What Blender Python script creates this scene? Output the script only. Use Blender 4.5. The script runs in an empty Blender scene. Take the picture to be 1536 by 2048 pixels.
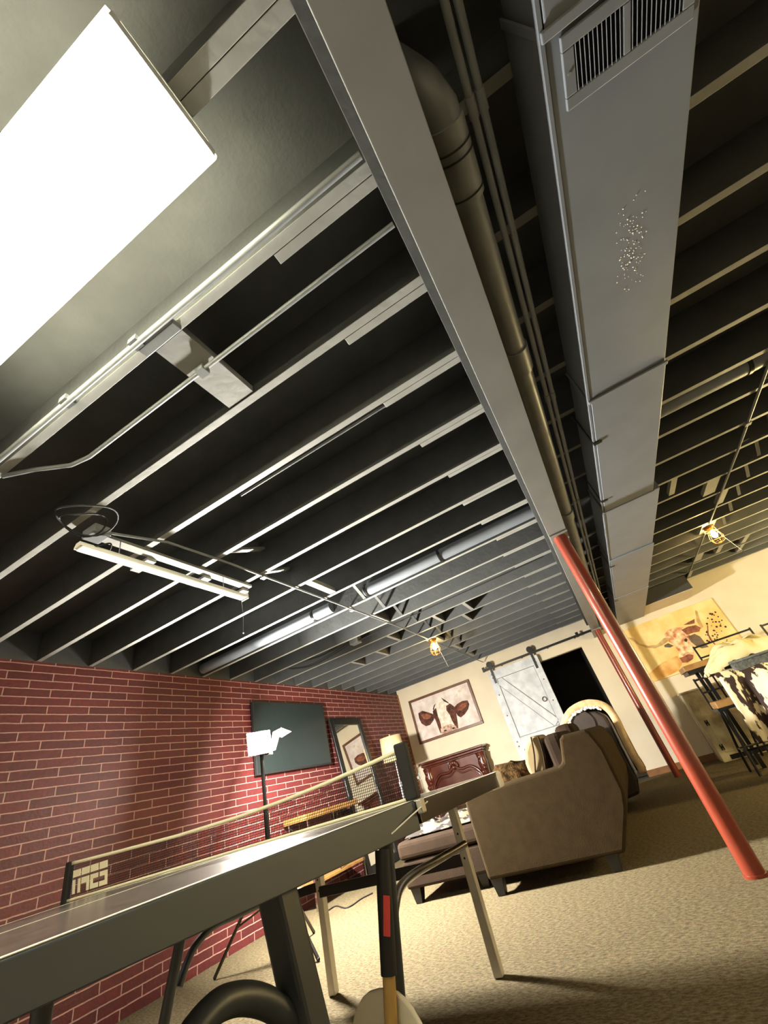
import bpy, bmesh, math, random
from mathutils import Vector, Matrix
random.seed(7)
SC = bpy.context.scene
COL = SC.collection
# ------------------------------------------------------------------ camera, world, exposure
CAM_F, CAM_H = 819.155, 0.7937
CAM_ROT = (Matrix.Rotation(math.radians(19.62119331), 3, 'Z')
           @ Matrix.Rotation(math.radians(90 + 33.24869294), 3, 'X')
           @ Matrix.Rotation(math.radians(-17.17765679), 3, 'Z'))
cam_data = bpy.data.cameras.new('camera')
cam_data.sensor_fit = 'VERTICAL'; cam_data.sensor_height = 36.0
cam_data.lens = CAM_F * 36.0 / 2048.0
cam_data.clip_start = 0.02
cam = bpy.data.objects.new('camera', cam_data); COL.objects.link(cam)
cam.matrix_world = Matrix.Translation((0, 0, CAM_H)) @ CAM_ROT.to_4x4()
SC.camera = cam
SC.view_settings.view_transform = 'Standard'
SC.view_settings.look = 'None'
SC.view_settings.gamma = 1.0
SC.view_settings.use_curve_mapping = False
SC.view_settings.exposure = 0.0
SC.cycles.use_denoising = True
SC.cycles.max_bounces = 8
SC.cycles.diffuse_bounces = 3
SC.cycles.sample_clamp_indirect = 6.0
world = bpy.data.worlds.new('world'); SC.world = world
world.use_nodes = True
world.node_tree.nodes['Background'].inputs[0].default_value = (1.0, 0.95, 0.85, 1)
world.node_tree.nodes['Background'].inputs[1].default_value = 0.0
E_PANEL, E_WORK, E_WORK2, E_BULB, E_ADDED_LAMP = 30.0, 4000.0, 3900.0, 330.0, 200.0
PANEL_COL, WORK_COL, BULB_COL = (1.0, 0.93, 0.68), (1.0, 0.95, 0.84), (1.0, 0.66, 0.25)

# ------------------------------------------------------------------ room sizes (metres)
ZJ = 2.339            # underside of the ceiling joists
ZS = 2.575            # underside of the floor above
XW, YB = -3.86, 8.276  # brick wall, back wall
XR, YF = 4.3, -1.6

def W(px, py, x=None, y=None, z=None):
    """world point seen at photo pixel (px, py) on the plane x=, y= or z="""
    r = CAM_ROT @ Vector(((px - 768) / CAM_F, -(py - 1024) / CAM_F, -1.0))
    if x is not None: t = x / r.x
    elif y is not None: t = y / r.y
    else: t = (z - CAM_H) / r.z
    return Vector((0, 0, CAM_H)) + t * r

# ------------------------------------------------------------------ materials
def lin(c):
    c = c / 255.0
    return c / 12.92 if c <= 0.04045 else ((c + 0.055) / 1.055) ** 2.4
def C(r, g, b): return (lin(r), lin(g), lin(b), 1)

def mat(name, col, rough=0.6, metal=0.0, col2=None, scale=8.0, detail=4.0, bump=0.0, bscale=None, emit=None, estr=0.0, spec=0.5, lo=0.35, hi=0.65, coat=0.0):
    m = bpy.data.materials.new(name); m.use_nodes = True
    nt = m.node_tree; b = nt.nodes['Principled BSDF']
    b.inputs['Base Color'].default_value = col
    b.inputs['Roughness'].default_value = rough
    b.inputs['Metallic'].default_value = metal
    b.inputs['Specular IOR Level'].default_value = spec
    if coat: b.inputs['Coat Weight'].default_value = coat
    tc = nt.nodes.new('ShaderNodeTexCoord')
    if col2 is not None:
        n = nt.nodes.new('ShaderNodeTexNoise'); n.inputs['Scale'].default_value = scale; n.inputs['Detail'].default_value = detail
        nt.links.new(tc.outputs['Object'], n.inputs['Vector'])
        r = nt.nodes.new('ShaderNodeValToRGB')
        r.color_ramp.elements[0].position = lo; r.color_ramp.elements[0].color = col
        r.color_ramp.elements[1].position = hi; r.color_ramp.elements[1].color = col2
        nt.links.new(n.outputs['Fac'], r.inputs['Fac'])
        nt.links.new(r.outputs['Color'], b.inputs['Base Color'])
    if bump:
        n2 = nt.nodes.new('ShaderNodeTexNoise'); n2.inputs['Scale'].default_value = bscale or scale * 3; n2.inputs['Detail'].default_value = 6
        nt.links.new(tc.outputs['Object'], n2.inputs['Vector'])
        bp = nt.nodes.new('ShaderNodeBump'); bp.inputs['Strength'].default_value = bump; bp.inputs['Distance'].default_value = 0.01
        nt.links.new(n2.outputs['Fac'], bp.inputs['Height']); nt.links.new(bp.outputs['Normal'], b.inputs['Normal'])
    if emit is not None:
        b.inputs['Emission Color'].default_value = (*emit, 1); b.inputs['Emission Strength'].default_value = estr
    return m

def brick_mat():
    m = bpy.data.materials.new('red brick panelling'); m.use_nodes = True
    nt = m.node_tree; b = nt.nodes['Principled BSDF']; L = nt.links.new
    tc = nt.nodes.new('ShaderNodeTexCoord'); sp = nt.nodes.new('ShaderNodeSeparateXYZ'); cb = nt.nodes.new('ShaderNodeCombineXYZ')
    L(tc.outputs['Object'], sp.inputs[0]); L(sp.outputs['Y'], cb.inputs['X']); L(sp.outputs['Z'], cb.inputs['Y'])
    nz = nt.nodes.new('ShaderNodeTexNoise'); nz.inputs['Scale'].default_value = 14; nz.inputs['Detail'].default_value = 3
    L(tc.outputs['Object'], nz.inputs['Vector'])
    mx = nt.nodes.new('ShaderNodeMix'); mx.data_type = 'VECTOR'; mx.inputs[0].default_value = 0.008
    L(cb.outputs[0], mx.inputs[4]); L(nz.outputs['Color'], mx.inputs[5])
    br = nt.nodes.new('ShaderNodeTexBrick')
    br.offset = 0.5; br.squash = 1.0
    br.inputs['Scale'].default_value = 1.0
    br.inputs['Brick Width'].default_value = 0.315; br.inputs['Row Height'].default_value = 0.0622
    br.inputs['Mortar Size'].default_value = 0.0044; br.inputs['Mortar Smooth'].default_value = 0.25; br.inputs['Bias'].default_value = 0.0
    br.inputs['Color1'].default_value = C(98, 35, 35); br.inputs['Color2'].default_value = C(82, 28, 30)
    br.inputs['Mortar'].default_value = C(178, 138, 128)
    L(mx.outputs[1], br.inputs['Vector'])
    n2 = nt.nodes.new('ShaderNodeTexNoise'); n2.inputs['Scale'].default_value = 40; n2.inputs['Detail'].default_value = 6
    L(tc.outputs['Object'], n2.inputs['Vector'])
    mm = nt.nodes.new('ShaderNodeMix'); mm.data_type = 'RGBA'; mm.blend_type = 'OVERLAY'; mm.inputs[0].default_value = 0.45
    L(br.outputs['Color'], mm.inputs[6]); L(n2.outputs['Color'], mm.inputs[7])
    hs = nt.nodes.new('ShaderNodeHueSaturation'); hs.inputs['Saturation'].default_value = 0.98
    L(mm.outputs[2], hs.inputs['Color']); L(hs.outputs[0], b.inputs['Base Color'])
    ad = nt.nodes.new('ShaderNodeMath'); ad.operation = 'MULTIPLY_ADD'; ad.inputs[1].default_value = -1.0
    L(br.outputs['Fac'], ad.inputs[0]); L(n2.outputs['Fac'], ad.inputs[2])
    bp = nt.nodes.new('ShaderNodeBump'); bp.inputs['Strength'].default_value = 0.6; bp.inputs['Distance'].default_value = 0.006
    L(ad.outputs[0], bp.inputs['Height']); L(bp.outputs[0], b.inputs['Normal'])
    b.inputs['Roughness'].default_value = 0.55
    return m

def carpet_mat():
    m = bpy.data.materials.new('tan shag carpet'); m.use_nodes = True
    nt = m.node_tree; b = nt.nodes['Principled BSDF']; L = nt.links.new
    tc = nt.nodes.new('ShaderNodeTexCoord')
    mp = nt.nodes.new('ShaderNodeMapping'); mp.inputs['Scale'].default_value = (1, 2.2, 1); mp.inputs['Rotation'].default_value = (0, 0, 0.35)
    L(tc.outputs['Object'], mp.inputs[0])
    n1 = nt.nodes.new('ShaderNodeTexNoise'); n1.inputs['Scale'].default_value = 40; n1.inputs['Detail'].default_value = 8; n1.inputs['Roughness'].default_value = 0.7
    L(mp.outputs[0], n1.inputs['Vector'])
    n3 = nt.nodes.new('ShaderNodeTexNoise'); n3.inputs['Scale'].default_value = 230; n3.inputs['Detail'].default_value = 3
    L(tc.outputs['Object'], n3.inputs['Vector'])
    r = nt.nodes.new('ShaderNodeValToRGB')
    r.color_ramp.elements[0].position = 0.36; r.color_ramp.elements[0].color = C(80, 69, 47)
    r.color_ramp.elements[1].position = 0.64; r.color_ramp.elements[1].color = C(140, 125, 92)
    L(n1.outputs['Fac'], r.inputs['Fac'])
    mm = nt.nodes.new('ShaderNodeMix'); mm.data_type = 'RGBA'; mm.blend_type = 'OVERLAY'; mm.inputs[0].default_value = 0.8
    L(r.outputs[0], mm.inputs[6]); L(n3.outputs['Color'], mm.inputs[7])
    hs = nt.nodes.new('ShaderNodeHueSaturation'); hs.inputs['Saturation'].default_value = 0.9
    L(mm.outputs[2], hs.inputs['Color']); L(hs.outputs[0], b.inputs['Base Color'])
    ad = nt.nodes.new('ShaderNodeMath'); ad.operation = 'MULTIPLY_ADD'; ad.inputs[1].default_value = 0.5
    L(n3.outputs['Fac'], ad.inputs[0]); L(n1.outputs['Fac'], ad.inputs[2])
    bp = nt.nodes.new('ShaderNodeBump'); bp.inputs['Strength'].default_value = 0.9; bp.inputs['Distance'].default_value = 0.02
    L(ad.outputs[0], bp.inputs['Height']); L(bp.outputs[0], b.inputs['Normal'])
    b.inputs['Roughness'].default_value = 0.95; b.inputs['Specular IOR Level'].default_value = 0.1
    return m

def hide_mat(name, scale, thr, white=None, dark=None, stretch=(1, 1, 1)):
    m = bpy.data.materials.new(name); m.use_nodes = True
    nt = m.node_tree; b = nt.nodes['Principled BSDF']; L = nt.links.new
    tc = nt.nodes.new('ShaderNodeTexCoord'); mp = nt.nodes.new('ShaderNodeMapping'); mp.inputs['Scale'].default_value = stretch
    L(tc.outputs['Object'], mp.inputs[0])
    n = nt.nodes.new('ShaderNodeTexNoise'); n.inputs['Scale'].default_value = scale; n.inputs['Detail'].default_value = 3; n.inputs['Roughness'].default_value = 0.55
    L(mp.outputs[0], n.inputs['Vector'])
    r = nt.nodes.new('ShaderNodeValToRGB')
    r.color_ramp.elements[0].position = thr - 0.01; r.color_ramp.elements[0].color = white or C(226, 212, 178)
    r.color_ramp.elements[1].position = thr + 0.015; r.color_ramp.elements[1].color = dark or C(46, 26, 20)
    L(n.outputs['Fac'], r.inputs['Fac']); L(r.outputs[0], b.inputs['Base Color'])
    b.inputs['Roughness'].default_value = 0.85
    return m

def net_mat():
    m = bpy.data.materials.new('black net mesh'); m.use_nodes = True
    nt = m.node_tree; b = nt.nodes['Principled BSDF']; L = nt.links.new
    b.inputs['Base Color'].default_value = C(30, 28, 28); b.inputs['Roughness'].default_value = 0.9
    tc = nt.nodes.new('ShaderNodeTexCoord'); sp = nt.nodes.new('ShaderNodeSeparateXYZ'); L(tc.outputs['Object'], sp.inputs[0])
    outs = []
    for ax in ('X', 'Z'):
        a = nt.nodes.new('ShaderNodeMath'); a.operation = 'MULTIPLY'; a.inputs[1].default_value = 1 / 0.0075; L(sp.outputs[ax], a.inputs[0])
        f = nt.nodes.new('ShaderNodeMath'); f.operation = 'FRACT'; L(a.outputs[0], f.inputs[0])
        g = nt.nodes.new('ShaderNodeMath'); g.operation = 'LESS_THAN'; g.inputs[1].default_value = 0.22; L(f.outputs[0], g.inputs[0]); outs.append(g)
    mx = nt.nodes.new('ShaderNodeMath'); mx.operation = 'MAXIMUM'; L(outs[0].outputs[0], mx.inputs[0]); L(outs[1].outputs[0], mx.inputs[1])
    L(mx.outputs[0], b.inputs['Alpha'])
    return m

M = dict(
    brick=brick_mat(), carpet=carpet_mat(),
    plaster=mat('cream wall paint', C(216, 205, 182), 0.75, bump=0.15, bscale=60, col2=C(210, 198, 174), scale=3),
    ceilpaint=mat('charcoal ceiling paint', C(72, 74, 74), 0.7, col2=C(64, 66, 66), scale=6, bump=0.2, bscale=40),
    edgelit=mat('joist grey lit underside', C(146, 147, 143), 0.55, col2=C(136, 137, 133), scale=9, bump=0.2, bscale=30),  # lit copy of the joist colour, lightness painted in
    joistshade=mat('joist grey shaded side', C(66, 68, 68), 0.6, col2=C(59, 61, 61), scale=9, bump=0.25, bscale=30),  # shaded copy of the joist colour, darkness painted in
    steel=mat('grey painted steel', C(124, 126, 125), 0.45, col2=C(117, 119, 118), scale=5),
    ductpaint=mat('grey painted duct', C(118, 124, 132), 0.42, col2=C(111, 117, 125), scale=4, bump=0.12, bscale=5),
    pipepaint=mat('grey painted pipe', C(118, 122, 124), 0.4, col2=C(108, 112, 114), scale=12),
    soffitpaint=mat('black soffit paint', C(40, 41, 40), 0.7),
    dark=mat('dark crevice', C(18, 18, 18), 0.8),
    orange=mat('orange red post paint', C(128, 53, 34), 0.3, col2=C(116, 45, 29), scale=3, coat=0.15),
    black=mat('black metal', C(22, 22, 23), 0.35, 0.3),
    blackmatte=mat('black matte', C(26, 26, 28), 0.7),
    tabletop=mat('dark grey table top', C(84, 82, 72), 0.20, spec=0.3, col2=C(56, 56, 54), scale=20, bump=0.05, bscale=300),
    apron=mat('charcoal table frame', C(60, 68, 78), 0.5),
    tableleg=mat('dark table leg', C(58, 62, 68), 0.42),
    whiteline=mat('white line', C(236, 232, 210), 0.45),
    tape=mat('white net tape', C(236, 230, 200), 0.7),
    net=net_mat(),
    silver=mat('silver leg', C(196, 190, 176), 0.4, 0.3, col2=C(182, 176, 164), scale=10),
    chrome=mat('chrome', C(200, 200, 200), 0.12, 1.0),
    gunmetal=mat('gunmetal tube', C(92, 88, 82), 0.25, 0.9),
    sofa=mat('olive brown microfibre', C(53, 42, 26), 0.95, col2=C(47, 37, 22), scale=14, bump=0.25, bscale=180, spec=0.08),
    sofa2=mat('dark brown microfibre', C(44, 33, 24), 0.9, col2=C(38, 28, 20), scale=10, bump=0.2, bscale=120, spec=0.1),
    piping=mat('tan piping', C(176, 154, 112), 0.8),
    pillow=mat('tan pillow side', C(124, 107, 76), 0.85, bump=0.3, bscale=20),
    leather=mat('dark leather', C(48, 38, 32), 0.4, col2=C(38, 30, 26), scale=9, bump=0.2, bscale=30),
    darkwood=mat('black wood leg', C(20, 18, 18), 0.4),
    mahogany=mat('polished mahogany', C(84, 38, 26), 0.24, col2=C(66, 28, 19), scale=5, coat=0.5),
    oak=mat('brown wood', C(150, 112, 62), 0.45, col2=C(124, 88, 46), scale=7),
    basewood=mat('brown baseboard', C(132, 88, 46), 0.5, col2=C(112, 72, 36), scale=7),
    handlewood=mat('pale wood shaft', C(196, 160, 92), 0.4, col2=C(176, 140, 76), scale=11),
    whitewood=mat('white washed planks', C(206, 210, 216), 0.6, col2=C(178, 184, 192), scale=7, detail=8, bump=0.2, bscale=30),
    shadowline=mat('grey plank groove', C(120, 122, 124), 0.8),  # colour for painted shadow lines beside the door's raised boards
    whitecab=mat('white cabinet paint', C(214, 202, 168), 0.5, col2=C(140, 125, 92), scale=4),
    white=mat('white enamel', C(240, 238, 230), 0.35),
    whiteboard=mat('white blade', C(226, 220, 200), 0.45, col2=C(216, 208, 188), scale=5),
    red=mat('red sticker', C(206, 66, 60), 0.5),
    mirror=mat('mirror glass', C(235, 235, 232), 0.02, 1.0),
    tvscreen=mat('dark screen', C(34, 42, 42), 0.18),
    framewood=mat('bronze wood frame', C(104, 66, 44), 0.4, col2=C(84, 50, 34), scale=12),
    canvas=mat('pale painted canvas', C(226, 216, 212), 0.85, col2=C(196, 180, 172), scale=6, detail=8),
    cowbrown=mat('painted brown', C(104, 56, 40), 0.85, col2=C(40, 20, 18), scale=14, detail=8),
    cowred=mat('painted russet', C(150, 92, 62), 0.85, col2=C(104, 56, 40), scale=18, detail=8),
    cowwhite=mat('painted white', C(236, 228, 216), 0.85, col2=C(196, 180, 160), scale=14, detail=8),
    cowpink=mat('painted muzzle', C(206, 176, 160), 0.85, col2=C(150, 112, 98), scale=16, detail=8),
    canvas2=mat('warm painted canvas', C(236, 214, 156), 0.85, col2=C(224, 180, 104), scale=3, detail=6),
    amber=mat('painted amber', C(206, 144, 70), 0.85, col2=C(228, 190, 122), scale=6, detail=6),
    horn=mat('painted horn', C(196, 166, 116), 0.85, col2=C(170, 134, 84), scale=12, detail=6),
    longface=mat('painted longhorn face', C(236, 218, 176), 0.85, col2=C(176, 100, 52), scale=14, detail=8),
    greybrown=mat('painted grey brown', C(110, 92, 76), 0.85, col2=C(90, 74, 60), scale=12),
    darkpaint=mat('painted dark', C(52, 38, 32), 0.9),
    hide=hide_mat('cowhide throw', 9.0, 0.48, white=C(112, 102, 80), dark=C(26, 15, 11)),
    hide2=hide_mat('cowhide cover', 6.5, 0.5, stretch=(1.6, 1, 0.55)),
    fur=mat('brown fur', C(74, 54, 30), 0.95, col2=C(32, 23, 13), scale=30, detail=8, bump=1.0, bscale=90, spec=0.05),
    fleece=mat('beige fleece', C(214, 188, 146), 0.95, col2=C(180, 144, 104), scale=9, bump=0.5, bscale=60),
    knit=mat('white fluffy trim', C(238, 232, 222), 0.95, bump=1.0, bscale=80),
    linen=mat('cream linen', C(222, 208, 158), 0.9, col2=C(206, 190, 138), scale=5, bump=0.2, bscale=40),
    wicker=mat('grey wicker', C(96, 98, 92), 0.85, col2=C(70, 72, 68), scale=40, bump=0.8, bscale=60),
    lampglow=mat('added lamp shade', C(240, 220, 160), 0.9, emit=(1.0, 0.79, 0.35), estr=E_ADDED_LAMP),
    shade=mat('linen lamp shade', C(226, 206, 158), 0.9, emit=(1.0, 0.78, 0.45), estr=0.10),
    brass=mat('old brass', C(150, 104, 52), 0.35, 0.8),
    blackcord=mat('black cord', C(14, 14, 14), 0.7),
    panel=mat('prismatic lens', C(255, 250, 225), 0.5, emit=PANEL_COL, estr=E_PANEL),
    stripglow=mat('strip light diffuser', C(250, 245, 232), 0.5, emit=(1.0, 0.94, 0.78), estr=0.6),
    panelside=mat('prismatic lens edge', C(255, 250, 225), 0.5, emit=(1.0, 0.93, 0.66), estr=E_PANEL * 2.4),
    workface2=mat('added floodlight glass', C(255, 255, 255), 0.5, emit=WORK_COL, estr=E_WORK2),
    workface=mat('floodlight glass', C(255, 255, 255), 0.5, emit=WORK_COL, estr=E_WORK),
    bulb=mat('glowing bulb', C(255, 220, 150), 0.3, emit=BULB_COL, estr=E_BULB),
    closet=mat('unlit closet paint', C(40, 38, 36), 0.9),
    yellow=mat('yellow lamp housing', C(190, 150, 40), 0.5),
)

# ------------------------------------------------------------------ mesh builder
class MB:
    def __init__(s): s.v = []; s.f = []; s.sm = []
    def add(s, vs, fs, smooth=False):
        o = len(s.v); s.v += [Vector(v) for v in vs]
        for f in fs: s.f.append([o + i for i in f]); s.sm.append(smooth)
        return s
    def box(s, x0, x1, y0, y1, z0, z1):
        v = [(x, y, z) for x in (x0, x1) for y in (y0, y1) for z in (z0, z1)]
        return s.add(v, [(0, 1, 3, 2), (4, 6, 7, 5), (0, 4, 5, 1), (2, 3, 7, 6), (0, 2, 6, 4), (1, 5, 7, 3)])
    def hexa(s, b4, t4):      # bottom quad, top quad (same order)
        return s.add(list(b4) + list(t4), [(3, 2, 1, 0), (4, 5, 6, 7), (0, 1, 5, 4), (1, 2, 6, 5), (2, 3, 7, 6), (3, 0, 4, 7)])
    def bar(s, p, q, w, h, up=(0, 0, 1), w2=None, h2=None):
        p, q, up = Vector(p), Vector(q), Vector(up); d = (q - p).normalized()
        a = d.cross(up)
        if a.length < 1e-4: a = d.cross(Vector((0, 1, 0)))
        a.normalize(); b = a.cross(d)
        w2 = w if w2 is None else w2; h2 = h if h2 is None else h2
        r = lambda c, w, h: [c - a * w / 2 - b * h / 2, c + a * w / 2 - b * h / 2, c + a * w / 2 + b * h / 2, c - a * w / 2 + b * h / 2]
        return s.hexa(r(p, w, h), r(q, w2, h2))
    def tube(s, pts, r, n=10, closed=False):
        pts = [Vector(p) for p in pts]; m = len(pts)
        rs = r if isinstance(r, (list, tuple)) else [r] * m
        up = None; rings = []
        for i, p in enumerate(pts):
            if closed: d = pts[(i + 1) % m] - pts[i - 1]
            else: d = pts[min(i + 1, m - 1)] - pts[max(i - 1, 0)]
            d.normalize()
            if up is None:
                up = Vector((0, 0, 1)) if abs(d.z) < 0.9 else Vector((0, 1, 0))
            a = d.cross(up).normalized(); b = a.cross(d).normalized(); up = b
            rings.append([p + (a * math.cos(t) + b * math.sin(t)) * rs[i] for t in [2 * math.pi * k / n for k in range(n)]])
        vs = [v for rg in rings for v in rg]; fs = []
        for i in range(m if closed else m - 1):
            j = (i + 1) % m
            for k in range(n):
                fs.append((i * n + k, i * n + (k + 1) % n, j * n + (k + 1) % n, j * n + k))
        s.add(vs, fs, True)
        if not closed:
            s.add(rings[0], [tuple(range(n))]); s.add(rings[-1], [tuple(reversed(range(n)))])
        return s
    def cyl(s, p, q, r, r2=None, n=20): return s.tube([p, q], [r, r if r2 is None else r2], n)
    def lathe(s, c, prof, n=24, closed_ends=True):
        c = Vector(c); vs = []; fs = []
        for (r, z) in prof:
            for k in range(n):
                t = 2 * math.pi * k / n; vs.append(c + Vector((r * math.cos(t), r * math.sin(t), z)))
        for i in range(len(prof) - 1):
            for k in range(n):
                fs.append((i * n + k, i * n + (k + 1) % n, (i + 1) * n + (k + 1) % n, (i + 1) * n + k))
        s.add(vs, fs, True)
        if closed_ends:
            m = len(prof) - 1
            s.add(vs[:n], [tuple(reversed(range(n)))]); s.add(vs[m * n:], [tuple(range(n))])
        return s
    def prism(s, poly, off):     # poly = 3-D points in a plane, off = extrusion vector
        off = Vector(off); a = [Vector(p) for p in poly]; n = len(a)
        s.add(a + [p + off for p in a], [tuple(range(n)), tuple(reversed(range(n, 2 * n)))] + [(i, n + i, n + (i + 1) % n, (i + 1) % n) for i in range(n)])
        return s
    def ball(s, c, r, nu=14, nv=8):
        c = Vector(c); r = r if isinstance(r, (tuple, list)) else (r, r, r)
        vs = []; fs = []
        for i in range(nv + 1):
            ph = math.pi * i / nv
            for k in range(nu):
                t = 2 * math.pi * k / nu
                vs.append(c + Vector((r[0] * math.sin(ph) * math.cos(t), r[1] * math.sin(ph) * math.sin(t), r[2] * math.cos(ph))))
        for i in range(nv):
            for k in range(nu):
                fs.append((i * nu + k, (i + 1) * nu + k, (i + 1) * nu + (k + 1) % nu, i * nu + (k + 1) % nu))
        return s.add(vs, fs, True)
    def sheet(s, fn, nu, nv, th=0.006):   # fn(u, v) -> point ; closed thin sheet
        g = [[Vector(fn(i / nu, j / nv)) for j in range(nv + 1)] for i in range(nu + 1)]
        nrm = [[None] * (nv + 1) for _ in range(nu + 1)]
        for i in range(nu + 1):
            for j in range(nv + 1):
                du = g[min(i + 1, nu)][j] - g[max(i - 1, 0)][j]; dv = g[i][min(j + 1, nv)] - g[i][max(j - 1, 0)]
                k = du.cross(dv); nrm[i][j] = k.normalized() if k.length > 1e-9 else Vector((0, 0, 1))
        N = (nu + 1) * (nv + 1); idx = lambda i, j: i * (nv + 1) + j
        vs = [g[i][j] for i in range(nu + 1) for j in range(nv + 1)] + [g[i][j] - nrm[i][j] * th for i in range(nu + 1) for j in range(nv + 1)]
        fs = []
        for i in range(nu):
            for j in range(nv):
                a, b, c, d = idx(i, j), idx(i + 1, j), idx(i + 1, j + 1), idx(i, j + 1)
                fs.append((a, b, c, d)); fs.append((N + d, N + c, N + b, N + a))
        for i in range(nu):
            fs.append((idx(i, 0), N + idx(i, 0), N + idx(i + 1, 0), idx(i + 1, 0))); fs.append((idx(i + 1, nv), N + idx(i + 1, nv), N + idx(i, nv), idx(i, nv)))
        for j in range(nv):
            fs.append((idx(0, j + 1), N + idx(0, j + 1), N + idx(0, j), idx(0, j))); fs.append((idx(nu, j), N + idx(nu, j), N + idx(nu, j + 1), idx(nu, j + 1)))
        return s.add(vs, fs, True)
    def build(s, name, m, parent=None, loc=None, bevel=0.0, subsurf=0, seg=2):
        base = Vector(loc) if loc is not None else (Vector(parent['_w']) if parent is not None else Vector((0, 0, 0)))
        me = bpy.data.meshes.new(name)
        me.from_pydata([tuple(v - base) for v in s.v], [], s.f)
        me.polygons.foreach_set('use_smooth', s.sm); me.update()
        bm = bmesh.new(); bm.from_mesh(me); bmesh.ops.recalc_face_normals(bm, faces=bm.faces); bm.to_mesh(me); bm.free()
        me.materials.append(M[m] if isinstance(m, str) else m)
        o = bpy.data.objects.new(name, me); COL.objects.link(o)
        if parent is not None:
            o.parent = parent; o.location = base - Vector(parent['_w'])
        else: o.location = base
        o['_w'] = tuple(base)
        if bevel:
            b = o.modifiers.new('bevel', 'BEVEL'); b.width = bevel; b.segments = seg; b.limit_method = 'ANGLE'; b.angle_limit = math.radians(40)
        if subsurf:
            b = o.modifiers.new('subsurf', 'SUBSURF'); b.levels = subsurf; b.render_levels = subsurf
        return o

def lit_underside(o):
    # brighter light on the bottom faces is painted in as a paler grey
    o.data.materials.append(M['edgelit'])
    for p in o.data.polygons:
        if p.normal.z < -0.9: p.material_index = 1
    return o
def tag(o, label, cat, group=None, kind=None):
    o['label'] = label; o['category'] = cat
    if group: o['group'] = group
    if kind: o['kind'] = kind
    return o
def thing(name, loc, label, cat, group=None):
    o = bpy.data.objects.new(name, None); COL.objects.link(o); o.location = loc; o['_w'] = tuple(loc)
    o.empty_display_size = 0.05
    return tag(o, label, cat, group)
def struct(o): o['kind'] = 'structure'; return o
ORD = ['first', 'second', 'third', 'fourth', 'fifth', 'sixth', 'seventh', 'eighth', 'ninth', 'tenth', 'eleventh', 'twelfth', 'thirteenth',
       'fourteenth', 'fifteenth', 'sixteenth', 'seventeenth', 'eighteenth', 'nineteenth', 'twentieth']
def arc(c, r, a0, a1, n, ax=('x', 'z')):
    out = []
    for i in range(n + 1):
        t = math.radians(a0 + (a1 - a0) * i / n); p = Vector(c)
        setattr(p, ax[0], getattr(p, ax[0]) + r * math.cos(t)); setattr(p, ax[1], getattr(p, ax[1]) + r * math.sin(t)); out.append(p)
    return out
def smooth_path(pts, n=6):
    P = [Vector(p) for p in pts]; out = []
    for i in range(len(P) - 1):
        p0, p1, p2, p3 = P[max(i - 1, 0)], P[i], P[i + 1], P[min(i + 2, len(P) - 1)]
        for k in range(n):
            t = k / n
            out.append(0.5 * ((2 * p1) + (-p0 + p2) * t + (2 * p0 - 5 * p1 + 4 * p2 - p3) * t * t + (-p0 + 3 * p1 - 3 * p2 + p3) * t ** 3))
    out.append(P[-1]); return out

# ------------------------------------------------------------------ the setting
struct(MB().box(XW - 0.1, XR + 0.1, YF - 0.1, YB + 1.6, -0.06, 0).build('floor', 'carpet'))
struct(MB().box(XW - 0.1, XW, YF, YB, 0, ZJ).build('wall_left', 'brick'))
struct(MB().box(XW - 0.1, XW, YF, YB, ZJ, ZS).build('trim_1', 'ceilpaint'))
DX0, DX1, DZ = -1.25, -0.165, 2.0
struct(MB().box(XW - 0.1, DX0, YB, YB + 0.12, 0, ZS).box(DX0, DX1, YB, YB + 0.12, DZ, ZS).box(DX1, XR + 0.1, YB, YB + 0.12, 0, ZS).build('wall_back', 'plaster'))
struct(MB().box(XR, XR + 0.1, YF, YB, 0, ZS).build('wall_right', 'plaster'))
struct(MB().box(XW - 0.1, XR + 0.1, YF - 0.1, YF, 0, ZS).build('wall_front', 'plaster'))
struct(MB().box(XW - 0.1, XR + 0.1, YF - 0.1, YB + 0.12, ZS, ZS + 0.06).build('ceiling', 'ceilpaint'))
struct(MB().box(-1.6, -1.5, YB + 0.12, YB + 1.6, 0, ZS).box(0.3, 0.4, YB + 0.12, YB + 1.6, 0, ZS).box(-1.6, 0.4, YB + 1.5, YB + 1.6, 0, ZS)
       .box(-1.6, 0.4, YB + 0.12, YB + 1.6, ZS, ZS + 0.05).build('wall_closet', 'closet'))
struct(MB().box(DX1, 3.4, YB - 0.014, YB, 0, 0.085).build('baseboard_back', 'basewood', bevel=0.004))
struct(MB().box(XW, DX0 - 0.7, YB - 0.014, YB, 0, 0.085).build('baseboard_back_left', 'basewood', bevel=0.004))
struct(MB().box(XW, XW + 0.02, YB - 0.02, YB, 0.085, ZJ).build('trim_2', 'basewood'))
struct(MB().box(DX0, DX1, YB - 0.005, YB + 0.14, 0.0, 0.02).build('trim_3', 'darkwood'))

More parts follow.
